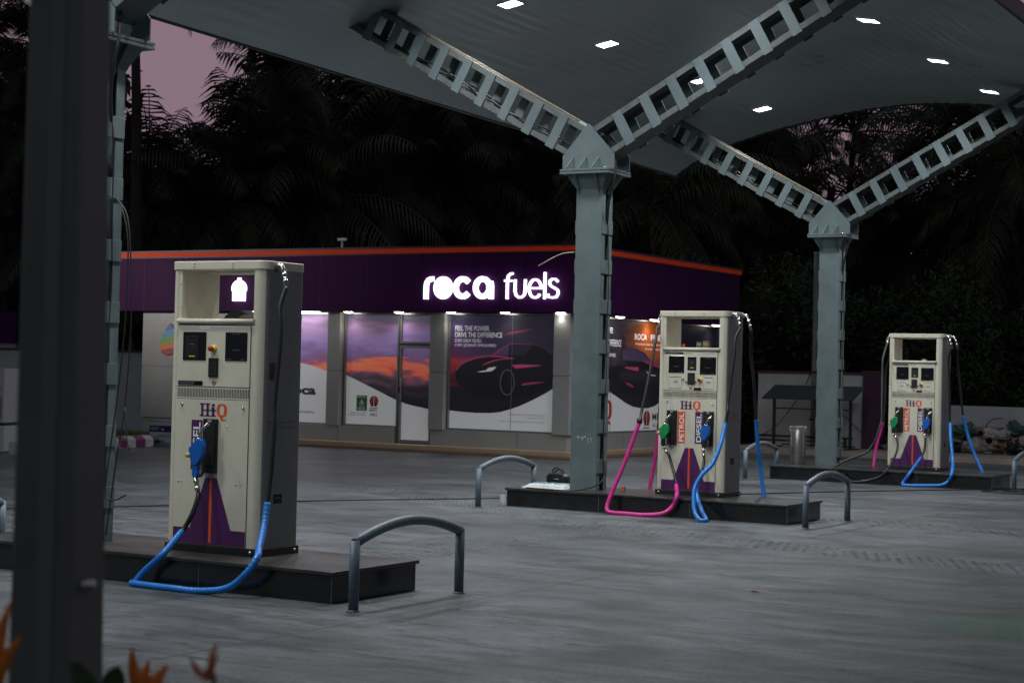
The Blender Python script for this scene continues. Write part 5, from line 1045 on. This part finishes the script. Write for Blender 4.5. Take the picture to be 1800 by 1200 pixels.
# ------------------------------------------------------------ right side: pavement, walls, shelter frame, rubbish
pv = MB(); pv.box(-16.29, 6, 36.6, 40.3, .002, .12); o = pv.build('pavement', concrete_p, bevel=.01); struct(o, 'pale raised pavement in front of the far walls')
wall('rear_wall', 'grey boundary wall with maroon coping behind the black shelter frame', -16.2, -13.62, 38.9, 39.1, 1.84)
t = thing('purple_pillar', 'square purple pillar ending the rear wall', 'pillar', (-13.40, 38.95, 0)); b = MB(); b.box(-.205, .205, -.2, .2, .121, 1.85); b.build('pillar_body', mat('purple_plaster', (.06, .012, .045), .6, var=.1), t); b = MB(); b.box(-.215, .215, -.21, .21, 1.851, 1.88); b.build('pillar_cap', maroon, t)
wall('low_wall', 'low grey concrete wall behind the rubbish at the right', -13.19, 8, 40.4, 40.6, 1.20, cap=False)
t = thing('wall_pipe', 'tall pale grey pipe standing against the rear wall, left of the far column', 'pipe', (-14.80, 38.82, .121)); b = MB(); b.tube([(0, 0, 0), (0, 0, 4.42)], .055, 14); b.lathe([(.055, 4.40), (.064, 4.41), (.064, 4.47), (0, 4.48)], (0, 0, 0), 14); b.build('pipe_tube', mat('pale_pvc', (.20, .20, .21), .5, var=.1), t)
b = MB(); b.box(-.08, .08, -.065, -.03, 1.68, 1.73); b.box(-.08, .08, -.065, -.03, .6, .64); b.build('bracket', blacksteel, t)
t = thing('shelter_frame', 'low black steel frame with a sloping sheet roof against the rear wall', 'shelter', (-15.35, 37.7, .121)); dk = mat('dark_sheet_roof', (.022, .024, .032), .4)
b = MB(); b.add([(-.16, -.25, 1.10), (1.98, -.25, 1.10), (1.98, .55, 1.40), (-.16, .55, 1.40), (-.16, -.25, 1.075), (1.98, -.25, 1.075), (1.98, .55, 1.375), (-.16, .55, 1.375)], [(0,1,2,3), (7,6,5,4), (0,4,5,1), (1,5,6,2), (2,6,7,3), (3,7,4,0)]); b.build('roof', dk, t)
for x in (0.05, 1.85):
    b = MB(); b.box(x-.028, x+.028, -.03, .03, 0, 1.12); b.box(x-.03, x+.03, -.3, .45, 0, .03); b.build('leg', blacksteel, t)
b = MB(); b.box(.08, 1.82, -.015, .015, .86, .89); b.box(.08, 1.82, .40, .43, .04, .07); b.build('cross_rail', blacksteel, t)
b = MB(); b.box(1.0, 1.03, -.015, .015, .891, 1.15); b.build('drop_post', blacksteel, t)
t = thing('floor_pipes', 'two thin dark pipes running along the foot of the rear wall', 'pipe', (-15, 38.7, .121)); b = MB(); b.tube([(-1.2, 0, .22), (1.2, 0, .22)], .022, 8); b.tube([(-1.2, -.1, .12), (1.1, -.1, .12)], .018, 8); b.build('pipe_run', blacksteel, t)
b = MB(); [b.box(x-.012, x+.012, -.12, .02, 0, .24) for x in (-1.1, 0, 1.05)]; b.build('pipe_support', blacksteel, t)
cb = MB(); cb.tube(spline([(-14.9, 38.86, 1.78), (-15.1, 38.84, 1.35), (-15.4, 38.8, .9), (-15.75, 38.75, .5), (-16.1, 38.7, .3)], 6), .010, 6); tag(cb.build('sagging_cable', cable), 'thin dark cable slanting down the rear wall behind the steel bin', 'cable')
cb = MB(); cb.tube(spline([(-14.2, 38.85, .95), (-13.95, 38.84, .75), (-13.62, 38.72, .50)], 6), .010, 6); tag(cb.build('slanting_cable', cable), 'short thin dark cable slanting down the rear wall right of the far column', 'cable')
# rubbish heap
def crate(x, y, z, w, d, h, rz, m_, label, open_=True):
    t = thing('cardboard_box', label, 'box', (x, y, z), rz, 'discarded cardboard boxes by the low wall'); b = MB(); th = .008
    b.box(-w/2, w/2, -d/2, -d/2+th, 0, h); b.box(-w/2, w/2, d/2-th, d/2, 0, h); b.box(-w/2, -w/2+th, -d/2+th, d/2-th, 0, h); b.box(w/2-th, w/2, -d/2+th, d/2-th, 0, h); b.box(-w/2+th, w/2-th, -d/2+th, d/2-th, 0, th); b.build('box_walls', m_, t)
    if open_:
        f = MB(); f.add([(-w/2, -d/2, h), (w/2, -d/2, h), (w/2-.02, -d/2-h*.35, h*.86), (-w/2+.02, -d/2-h*.35, h*.86)], [(0, 3, 2, 1), (0, 1, 2, 3)]); f.build('flap', m_, t)
    b = MB(); b.box(-.03, .03, -d/2-.0015, -d/2-.0002, 0.01, h-.01); b.build('tape', mat('brown_tape', (.30, .20, .13), .4), t)
crate(-12.05, 39.75, .45, .42, .35, .26, .1, card, 'brown cardboard box on top of the rubbish heap', False)
crate(-12.2, 39.7, .12, .55, .4, .34, -.15, card2, 'worn cardboard box under the topmost one in the rubbish heap')
crate(-11.35, 39.5, .12, .78, .45, .36, .08, card, 'wide brown cardboard box in the middle of the rubbish heap')
crate(-10.45, 39.4, .12, .60, .42, .38, -.1, card, 'brown cardboard box in the rubbish heap nearest the right edge')
crate(-11.2, 39.9, .12, .95, .4, .56, .02, card2, 'long flat cardboard box behind the wide one in the rubbish heap')
def crumple(nm, label, cat, x, y, z, rx, ry, rz_, m_, seed, group=None):
    rnd = random.Random(seed); bm = bmesh.new(); bmesh.ops.create_icosphere(bm, subdivisions=3, radius=1)
    ph = [rnd.uniform(0, 6) for _ in range(6)]
    for v in bm.verts:
        c = v.co; q = 1+.16*sin(c.x*5+ph[0])+.14*sin(c.y*6+ph[1])+.13*sin(c.z*7+ph[2])+.12*sin((c.x+c.y)*11+ph[3])+rnd.uniform(-.10, .10)
        v.co = Vector((c.x*rx*q, c.y*ry*q, max(0, (c.z*.9+.75))*rz_*q*.6))
    me = bpy.data.meshes.new(nm); bm.to_mesh(me); bm.free(); me.materials.append(m_); o = bpy.data.objects.new(nm, me); COL.objects.link(o); o.location = (x, y, z); tag(o, label, cat, group)
black_bag = mat('black_bag', (.012, .013, .013), .25); white_bag = mat('pale_bag', (.32, .27, .27), .45, var=.4, vscale=9); green_bag = mat('green_bag', (.05, .10, .085), .4, var=.4, vscale=9)
crumple('rubbish_bag', 'black rubbish bag beside the farthest pump', 'rubbish bag', -12.55, 39.2, .12, .28, .2, .42, black_bag, 1)
crumple('rubbish_bag', 'dark black bag lying in front of the topmost boxes', 'rubbish bag', -12.0, 39.15, .12, .33, .2, .34, black_bag, 2)
crumple('rubbish_bag', 'green plastic bag on the front of the rubbish heap', 'rubbish bag', -11.75, 39.12, .22, .22, .16, .36, green_bag, 3)
crumple('rubbish_bag', 'pale pinkish crumpled bag at the front foot of the rubbish heap', 'rubbish bag', -11.05, 38.95, .12, .36, .2, .26, white_bag, 4)
crumple('rubbish_bag', 'white plastic bag on top of the boxes at the right of the heap', 'rubbish bag', -10.75, 39.35, .45, .28, .2, .22, mat('white_bag', (.42, .41, .42), .4, var=.3, vscale=9), 5)
crumple('rubbish_bag', 'small white bag on the ground at the left of the heap', 'rubbish bag', -12.15, 38.9, .12, .16, .12, .16, white_bag, 6)
crumple('rubbish_bag', 'green crumpled bag seen left of the farthest pump', 'rubbish bag', -13.05, 39.3, .12, .24, .16, .34, green_bag, 7)
crumple('rubbish_bag', 'pale crumpled bag in front of the green one left of the farthest pump', 'rubbish bag', -13.0, 39.0, .12, .22, .14, .16, white_bag, 8)
crumple('rubbish_bag', 'black bag low at the right edge of the picture', 'rubbish bag', -10.2, 38.95, .12, .24, .16, .26, black_bag, 9)
rr2 = random.Random(8)
for i, (x, y, z, r, m_, lb) in enumerate([(-12.75, 39.5, .35, .22, black_bag, 'black bag high on the heap, directly right of the farthest pump'), (-11.7, 39.55, .50, .18, white_bag, 'pale bag tucked between the topmost box and the wide box'), (-11.35, 39.2, .46, .20, green_bag, 'green bag draped over the front of the wide box'),
      (-10.9, 39.15, .12, .20, card2, 'crushed brown carton at the foot of the heap right of the pale pinkish bag'), (-11.6, 38.85, .12, .15, black_bag, 'small black bag between the green bag and the ground'), (-10.3, 39.6, .50, .24, green_bag, 'dull green bag on the box nearest the right edge'), (-11.9, 39.3, .42, .16, card, 'crushed brown carton in front of the worn box'), (-9.9, 39.2, .12, .28, white_bag, 'pale crumpled sack low by the right edge of the picture')]):
    crumple('rubbish_bag' if m_ not in (card, card2) else 'crushed_carton', lb, 'rubbish bag' if m_ not in (card, card2) else 'carton', x, y, z, r*1.3, r*.8, r*1.3, m_, 30+i)
rnd = random.Random(21); b = MB()
for i in range(260):
    x, y = rnd.uniform(-13.2, -9.2), rnd.uniform(38.7, 39.6); z = .125+rnd.random()**2*.35; M_ = Matrix.Translation((x, y, z)) @ Matrix.Rotation(rnd.random()*6, 4, 'Z') @ Matrix.Rotation(rnd.uniform(-1, 1), 4, 'X'); b.mbox(M_, rnd.uniform(.04, .18), rnd.uniform(.03, .10), .004)
tag(b.build('loose_litter', mat('litter_scraps', (.22, .19, .17), .7, var=.7, vscale=13)), 'loose scraps of paper and plastic scattered over the rubbish heap', 'litter', kind='stuff')
cb = MB(); cb.tube(spline([(-11.0, 39.4, .5), (-10.95, 39.4, .75), (-10.8, 39.4, .88), (-10.6, 39.4, .90)], 6), .012, 6); tag(cb.build('bent_hose', cable), 'bent dark hose end rising above the boxes of the rubbish heap', 'hose')

# ------------------------------------------------------------ vegetation
def crown_mesh(seed, nfr=24, L=3.9, nl=34, droop=1.0):
    rnd = random.Random(seed); mb = MB()
    for f in range(nfr):
        az = f*2.399+rnd.uniform(-.2, .2); el = radians(rnd.uniform(-35, 80)) if f > 4 else radians(rnd.uniform(50, 85)); ln = L*rnd.uniform(.8, 1.1)
        p = Vector((0, 0, 0)); d = Vector((cos(az)*cos(el), sin(az)*cos(el), sin(el))); pts = []; step = ln/nl; side = Vector((-sin(az), cos(az), 0))
        dead = rnd.random() < .12
        for i in range(nl+1):
            pts.append(p.copy()); p = p+d*step; d = (d+Vector((0, 0, -1))*(.030+.045*(i/nl))*droop*(1.1 if not dead else 1.8)*30/nl*1.05).normalized()
        mb.tube(pts[::3]+[pts[-1]], [.035*(1-i/(len(pts[::3])+1))+.006 for i in range(len(pts[::3])+1)], 4, caps=False)
        for i in range(4, nl+1):
            u = i/nl; ll = .95*(sin(pi*min(1, u*.93+.07))**.55)*rnd.uniform(.8, 1.1)+.10; t_ = (pts[min(i+1, nl)]-pts[i-1]).normalized(); up_ = side.cross(t_).normalized()
            for sg in (-1, 1):
                dr = (side*sg*.85+t_*.55-Vector((0, 0, 1))*(.35+.35*rnd.random())*droop-up_*0.0).normalized(); w_ = t_*.033
                b0 = pts[i]; mid = b0+dr*ll*.55; tip = b0+dr*ll-Vector((0, 0, 1))*ll*.28*droop
                mb.add([b0-w_*.6, b0+w_*.6, mid+w_, mid-w_, tip], [(0, 1, 2, 3), (3, 2, 4)])
    for k in range(7):
        a = rnd.random()*6.28; c = Vector((cos(a)*.28, sin(a)*.28, -.35-rnd.random()*.25)); mb.lathe([(0, -.13), (.09, -.08), (.12, 0), (.08, .09), (0, .13)], c, 8)
    return mb
crowns = []
for sd in range(4):
    o = crown_mesh(sd+1, 26, 3.8+.3*sd, 34, 1.0).build('crown', leafm); crowns.append(o.data); bpy.data.objects.remove(o)
def px(u, v, D):
    x = (u-900)/FPX*D; return V(x, D, CAMZ+(655+.0242*(u-900)-v)/FPX*D)
palm_n = 0
def palm(u, v, D, kind, label, scale=1., rz=None, group='coconut palms behind the station'):
    p = px(u, v, D); t = thing('coconut_palm', label, 'palm tree', (p.x, p.y, 0), 0, group)
    global palm_n; palm_n += 1; rnd = random.Random(palm_n*13); H = p.z; lean = Vector((rnd.uniform(-.6, .6), rnd.uniform(-.5, .5), 0))
    m_ = MB(); pts = [Vector((0, 0, 0))+lean*((i/10)**2-1)+Vector((0, 0, H*i/10)) for i in range(11)]; m_.tube(pts, [.20-.011*i for i in range(11)], 8); m_.build('trunk', barkm, t)
    c = bpy.data.objects.new('crown', crowns[kind]); COL.objects.link(c); c.parent = t; c.location = (0, 0, H); c.rotation_euler = (rnd.uniform(-.12, .12), rnd.uniform(-.12, .12), rnd.random()*6.28 if rz is None else rz); c.scale = (scale,)*3
    return t
rnd = random.Random(77)
near = [(478, 140, 50, 0, 'palm whose fronds reach into the pink sky gap right of the left column'), (300, 285, 70, 1, 'palm with upright fronds rising into the bottom of the pink sky gap'), (216, -75, 46, 2, 'palm with a bare trunk rising right beside the left column'),
        (1495, 232, 56, 3, 'palm with its nuts and trunk showing under the far edge of the canopy'), (1300, 285, 60, 0, 'palm in front of the small pink gap, left end of the far canopy edge'), (1655, 215, 52, 1, 'palm with long fronds against the pink sky at the upper right'), (1770, 330, 50, 2, 'palm low at the right edge of the picture')]
for (u, v, D, k, lb), s_ in zip(near, (.80, .66, .55, .9, .75, .9, .9)): palm(u, v, D, k, lb, s_)
k = 0
for u in range(400, 1330, 84):
    for v, D in ((115, 62), (235, 56), (345, 51)):
        if (u < 700 and v < 200) or (u < 500 and v < 300): continue
        palm(u+rnd.uniform(-35, 35), v+rnd.uniform(-30, 30), D+rnd.uniform(-3, 3), k % 4, 'dark coconut palm in the crowded grove above the shop roof', rnd.uniform(.85, 1.1)); k += 1
for u in range(-110, 100, 80):
    for v, D in ((60, 52), (220, 52), (400, 52)): palm(u+rnd.uniform(-20, 20), v+rnd.uniform(-20, 20), D, k % 4, 'dark palm seen in the strip left of the foreground post', .62, group='palms left of the foreground post'); k += 1
for u in range(250, 420, 80): palm(u, 375+rnd.uniform(-15, 15), 48, k % 4, 'dark palm low behind the roof above the nearest pump', .9, group='palms low above the nearest pump'); k += 1
for u in range(1330, 1900, 90):
    for v, D in ((385, 60), (450, 52)):
      if v > 400 or u > 1740 or u < 1360: palm(u+rnd.uniform(-30, 30), v+rnd.uniform(-20, 20), D+rnd.uniform(-2, 2), k % 4, 'dark palm in the grove behind the far column at the right', (.6 if v < 400 and u < 1760 else .9), group='palms in the grove at the right'); k += 1
for u, v, D, s_, k_ in ((1400, 285, 58, .55, 1), (1590, 290, 60, .6, 0), (1760, 235, 57, .7, 3)): palm(u, v, D, k_, 'dark palm whose fronds break up the pink gap under the far canopy edge', s_, group='palms below the far canopy edge')
def bush_mesh(seed, R, H, n, leaf, m_, lens=2.2):
    rnd = random.Random(seed); mb = MB(); cl_ = [(Vector((rnd.uniform(-1, 1)*R*.75, rnd.uniform(-1, 1)*R*.6, rnd.uniform(.12, .88)*H)), rnd.uniform(.22, .42)*R) for _ in range(18)]
    for i in range(n):
        c, r = cl_[i % 18]; d = Vector((rnd.gauss(0, 1), rnd.gauss(0, 1), rnd.gauss(0, 1))).normalized(); p = c+d*r*(rnd.random()**.4)
        a = Vector((rnd.gauss(0, 1), rnd.gauss(0, 1), rnd.gauss(.2, .8))).normalized(); b = a.cross(d)
        if b.length < .1: continue
        b.normalize(); l_ = leaf*rnd.uniform(.7, 1.3); w = l_/lens/2
        if p.z < .05: p.z = .05+rnd.random()*.1
        mb.add([p-a*l_/2, p+b*w, p+a*l_/2, p-b*w], [(0, 1, 2, 3)])
    o = mb.build('foliage', m_); d = o.data; bpy.data.objects.remove(o); return d
bushes = [bush_mesh(100+i, 2.4, 3.6, 17000, .15, leafb, 2.8) for i in range(3)]
bare = [bush_mesh(200+i, 3.4, 9.0, 15000, .27, leafm, 2.6) for i in range(2)]
def shrub(u, D, kind, sc, label, group, z=0):
    x = (u-900)/FPX*D; p = V(x, D); t = thing('shrub' if kind < 3 else 'broadleaf_tree', label, 'shrub' if kind < 3 else 'tree', (p.x, p.y, 0), 0, group); r2 = random.Random(int(u*7+D)); H = (3.6 if kind < 3 else 9)*sc
    for j in range(4 if kind < 3 else 1):
        m_ = MB(); a = r2.random()*6.28; m_.tube(spline([(0, 0, 0), (cos(a)*.2, sin(a)*.2, H*.4), (cos(a)*.7, sin(a)*.7, H*.8)], 4), [.06 if kind < 3 else .16]*9, 6); m_.build('stem' if kind < 3 else 'trunk', barkm, t)
    f = bpy.data.objects.new('foliage', (bushes+bare)[kind]); COL.objects.link(f); f.parent = t; f.scale = (sc, sc, sc); f.rotation_euler = (0, 0, r2.random()*6.28)
k = 0
for u in range(1290, 1900, 62): shrub(u+rnd.uniform(-15, 15), 46+rnd.uniform(-1, 2), k % 3, rnd.uniform(.9, 1.25), 'leafy dark shrub in the dense belt behind the far walls', 'shrubs behind the far walls'); k += 1
for u in range(-120, 560, 85): shrub(u, (58 if u < 200 else 48.5)+rnd.uniform(-1, 1.5), k % 3, rnd.uniform(1., 1.3), 'dark shrub behind the left wall and the shop', 'shrubs behind the left wall'); k += 1
for u in range(-100, 2000, 110):
  if 1250 < u < 1750 or 190 < u < 440: shrub(u, 66, 3+k % 2, .84, 'tall dark tree filling the back of the grove', 'tall dark trees at the back of the grove'); k += 1
  else: shrub(u+rnd.uniform(-20, 20), 66+rnd.uniform(-3, 3), 3+k % 2, rnd.uniform(1.0, 1.22), 'tall dark tree filling the back of the grove', 'tall dark trees at the back of the grove'); k += 1
# banana plants
def banana(u, D, H, label, seed):
    x = (u-900)/FPX*D; p = V(x, D); t = thing('banana_plant', label, 'plant', (p.x, p.y, 0), 0, 'banana plants near the left of the shop'); r2 = random.Random(seed)
    m_ = MB(); m_.tube([(0, 0, 0), (0, 0, H*.6)], [.12, .08], 8); m_.build('stem', mat('banana_stem', (.07, .08, .03), .6), t)
    for j in range(8):
        az = j*2.4+seed; el = radians(r2.uniform(35, 75)); d = Vector((cos(az)*cos(el), sin(az)*cos(el), sin(el))); q = Vector((0, 0, H*.58)); side = Vector((-sin(az), cos(az), 0)); n = 12; vs = []; ln = H*.5
        for i in range(n+1):
            w = .30*sin(pi*(i/n)**.8)**.6 if 0 < i < n else .01; vs += [q-side*w-Vector((0, 0, w*.25)), q.copy(), q+side*w-Vector((0, 0, w*.25))]; q = q+d*ln/n; d = (d+Vector((0, 0, -.10))).normalized()
        m_ = MB(); m_.add(vs, [(i*3+a, i*3+a+1, i*3+a+4, i*3+a+3) for i in range(n) for a in (0, 1)], True); m_.build('leaf', mat('banana_leaf', (.055, .085, .03), .45, var=.3), t)
banana(310, 47.5, 5.6, 'banana plant with broad leaves over the fascia at the left', 1); banana(232, 45.5, 4.0, 'banana plant in the gap between the left wall and the fascia', 2)
# the far wood that closes the view
rnd = random.Random(5); b = MB()
for i in range(26000):
    D = rnd.uniform(72, 84); x = rnd.uniform(-34, 36); top = 15.5+2.2*sin(x*.35)+1.5*sin(x*1.1+1)
    z = rnd.random()**.85*top; 
    if x < -11.3 and x > -17.8 and z > 10.2+.5*sin(x*2.1): continue
    if x > 9 and x < 21 and z > 9.4+.6*sin(x*1.7): continue
    p = V(x, D, z); a = Vector((rnd.gauss(0, 1), rnd.gauss(0, 1), rnd.gauss(0, 1))).normalized(); c_ = a.orthogonal().normalized(); l_ = rnd.uniform(.35, .75)
    b.add([p-a*l_, p+c_*l_*.35, p+a*l_, p-c_*l_*.35], [(0, 1, 2, 3)])
tag(b.build('far_wood', mat('wood_mass', (.026, .028, .016), .7, var=.5, vscale=.6)), 'dark far wood closing the view behind the palms', 'wood', kind='stuff')

# ------------------------------------------------------------ foreground post and flowers
pb_ = px(123, 900, 3.1); ang = atan2(Rv.y, Rv.x)
t = thing('foreground_post', 'dark grey square steel post close to the camera at the left', 'post', (pb_.x, pb_.y, 0), ang-radians(17))
t.rotation_euler = (Matrix.Rotation(-.0068, 4, Fh) @ Matrix.Rotation(ang-radians(17), 4, 'Z')).to_euler()
postm = mat('dark_post_paint', (.160, .162, .160), .62, var=.22, vscale=3.)
h0_, h1_ = .0675, .0445
b = MB(); b.add([(x*h0_, y*h0_, 0) for x, y in ((-1,-1),(1,-1),(1,1),(-1,1))]+[(x*h1_, y*h1_, 3.4) for x, y in ((-1,-1),(1,-1),(1,1),(-1,1))], [(0,3,2,1),(4,5,6,7),(0,1,5,4),(1,2,6,5),(2,3,7,6),(3,0,4,7)]); b.build('tube', postm, t, bevel=.010, seg=3)
b = MB(); b.add([(-.006, -.070, .01), (.030, -.070, .01), (.030, -.0675, .01), (-.006, -.0675, .01), (-.004, -.0472, 3.39), (.021, -.0472, 3.39), (.021, -.0445, 3.39), (-.004, -.0445, 3.39)], [(0,3,2,1),(4,5,6,7),(0,1,5,4),(1,2,6,5),(2,3,7,6),(3,0,4,7)]); b.build('face_strip', mat('post_strip', (.180, .184, .195), .5), t)
for z in (.93, 1.26): b = MB(); b.lathe([(0, .022), (.010, .022), (.010, -.004)], (.060, -.02, z), 10, 'x'); b.build('bolt', chrome, t)
def heliconia(u, v, D, k, label, h=.12, spread=1.):
    top = px(u, v, D); base = Vector((top.x, top.y, 0)); t = thing('flower_plant', label, 'flower', base, 0, 'orange flowers in the foreground'); r2 = random.Random(k); z = top.z
    m_ = MB(); off = Rv*(.05 if k == 2 else .01)*spread; m_.tube(spline([off+Vector((0, 0, .3)), off*.7+Vector((0, 0, z*.6)), Vector((0, 0, z-.02))], 6), .0035, 8); m_.build('stalk', mat('flower_stalk', (.10, .12, .05), .5), t)
    or1 = mat('orange_petal', (.95, .22, .03), .4, var=.25, vscale=40); or2 = mat('pink_orange_petal', (.75, .22, .13), .45, var=.3, vscale=40)
    specs = {1: [(-14, h*1.1), (-3, h*.8), (22, h*.78), (50, h*.62), (64, h*.5), (-24, h*.45)], 2: [(-46, h*.62), (4, h*.66), (14, h*.5), (-6, h*.3)], 3: [(-20, h*.8), (9, h*1.15), (24, h*.8), (-40, h*.5)]}[k]
    for a, ln in specs:
        d = Rv*sin(radians(a))+Up*cos(radians(a))+Fh*r2.uniform(-.25, .25); d.normalize(); s_ = d.cross(Fh).normalized(); q = Vector((0, 0, z-.03)); n = 8; vs = []
        for i in range(n+1):
            f_ = i/n; w = (.0105 if k != 2 else .005)*sin(pi*min(1, f_*.85+.12))**.8; p = q+d*ln*f_+s_*.008*sin(f_*3)
            vs += [p-s_*w, p+Fh*w*.6, p+s_*w, p-Fh*w*.6]
        fs = [(i*4+j, i*4+(j+1) % 4, (i+1)*4+(j+1) % 4, (i+1)*4+j) for i in range(n) for j in range(4)]
        m_ = MB(); m_.add(vs, fs, True); m_.build('bract', or1 if k != 2 else or2, t)
    return t
heliconia(280, 1208, 2.7, 1, 'bright orange flower at the bottom, just right of the dark post', .09)
heliconia(392, 1158, 2.6, 2, 'slender pinkish orange bud on a bare stalk, right of the bright orange flower', .085)
heliconia(6, 1190, 2.6, 3, 'orange flower cut by the left edge of the picture', .125)
def leafblade(u, v, D, label, L_, a):
    top = px(u, v, D); t = thing('leaf_blade', label, 'leaf', (top.x, top.y, 0)); d = Rv*sin(a)+Up*cos(a); s_ = d.cross(Fh).normalized(); vs = []; n = 8
    st_ = MB(); st_.tube([(0, 0, .3), (0, 0, top.z-L_*.4)], .004, 6); st_.build('stem', mat('flower_stalk', (.10, .12, .05), .5), t)
    q = Vector((0, 0, top.z-L_*.4))
    for i in range(n+1): f_ = i/n; w = .018*sin(pi*f_)**.7; p = q+d*L_*f_; vs += [p-s_*w, p+Fh*.004, p+s_*w]
    m_ = MB(); m_.add(vs, [(i*3+j, i*3+j+1, i*3+j+4, i*3+j+3) for i in range(n) for j in (0, 1)], True); m_.build('blade', mat('green_leaf', (.05, .09, .03), .45), t)
leafblade(200, 1215, 2.6, 'green leaf tip peeping up at the bottom beside the dark post', .10, -.5)
leafblade(208, 1200, 2.7, 'small green leaf between the dark post and the bright flower', .05, .3)
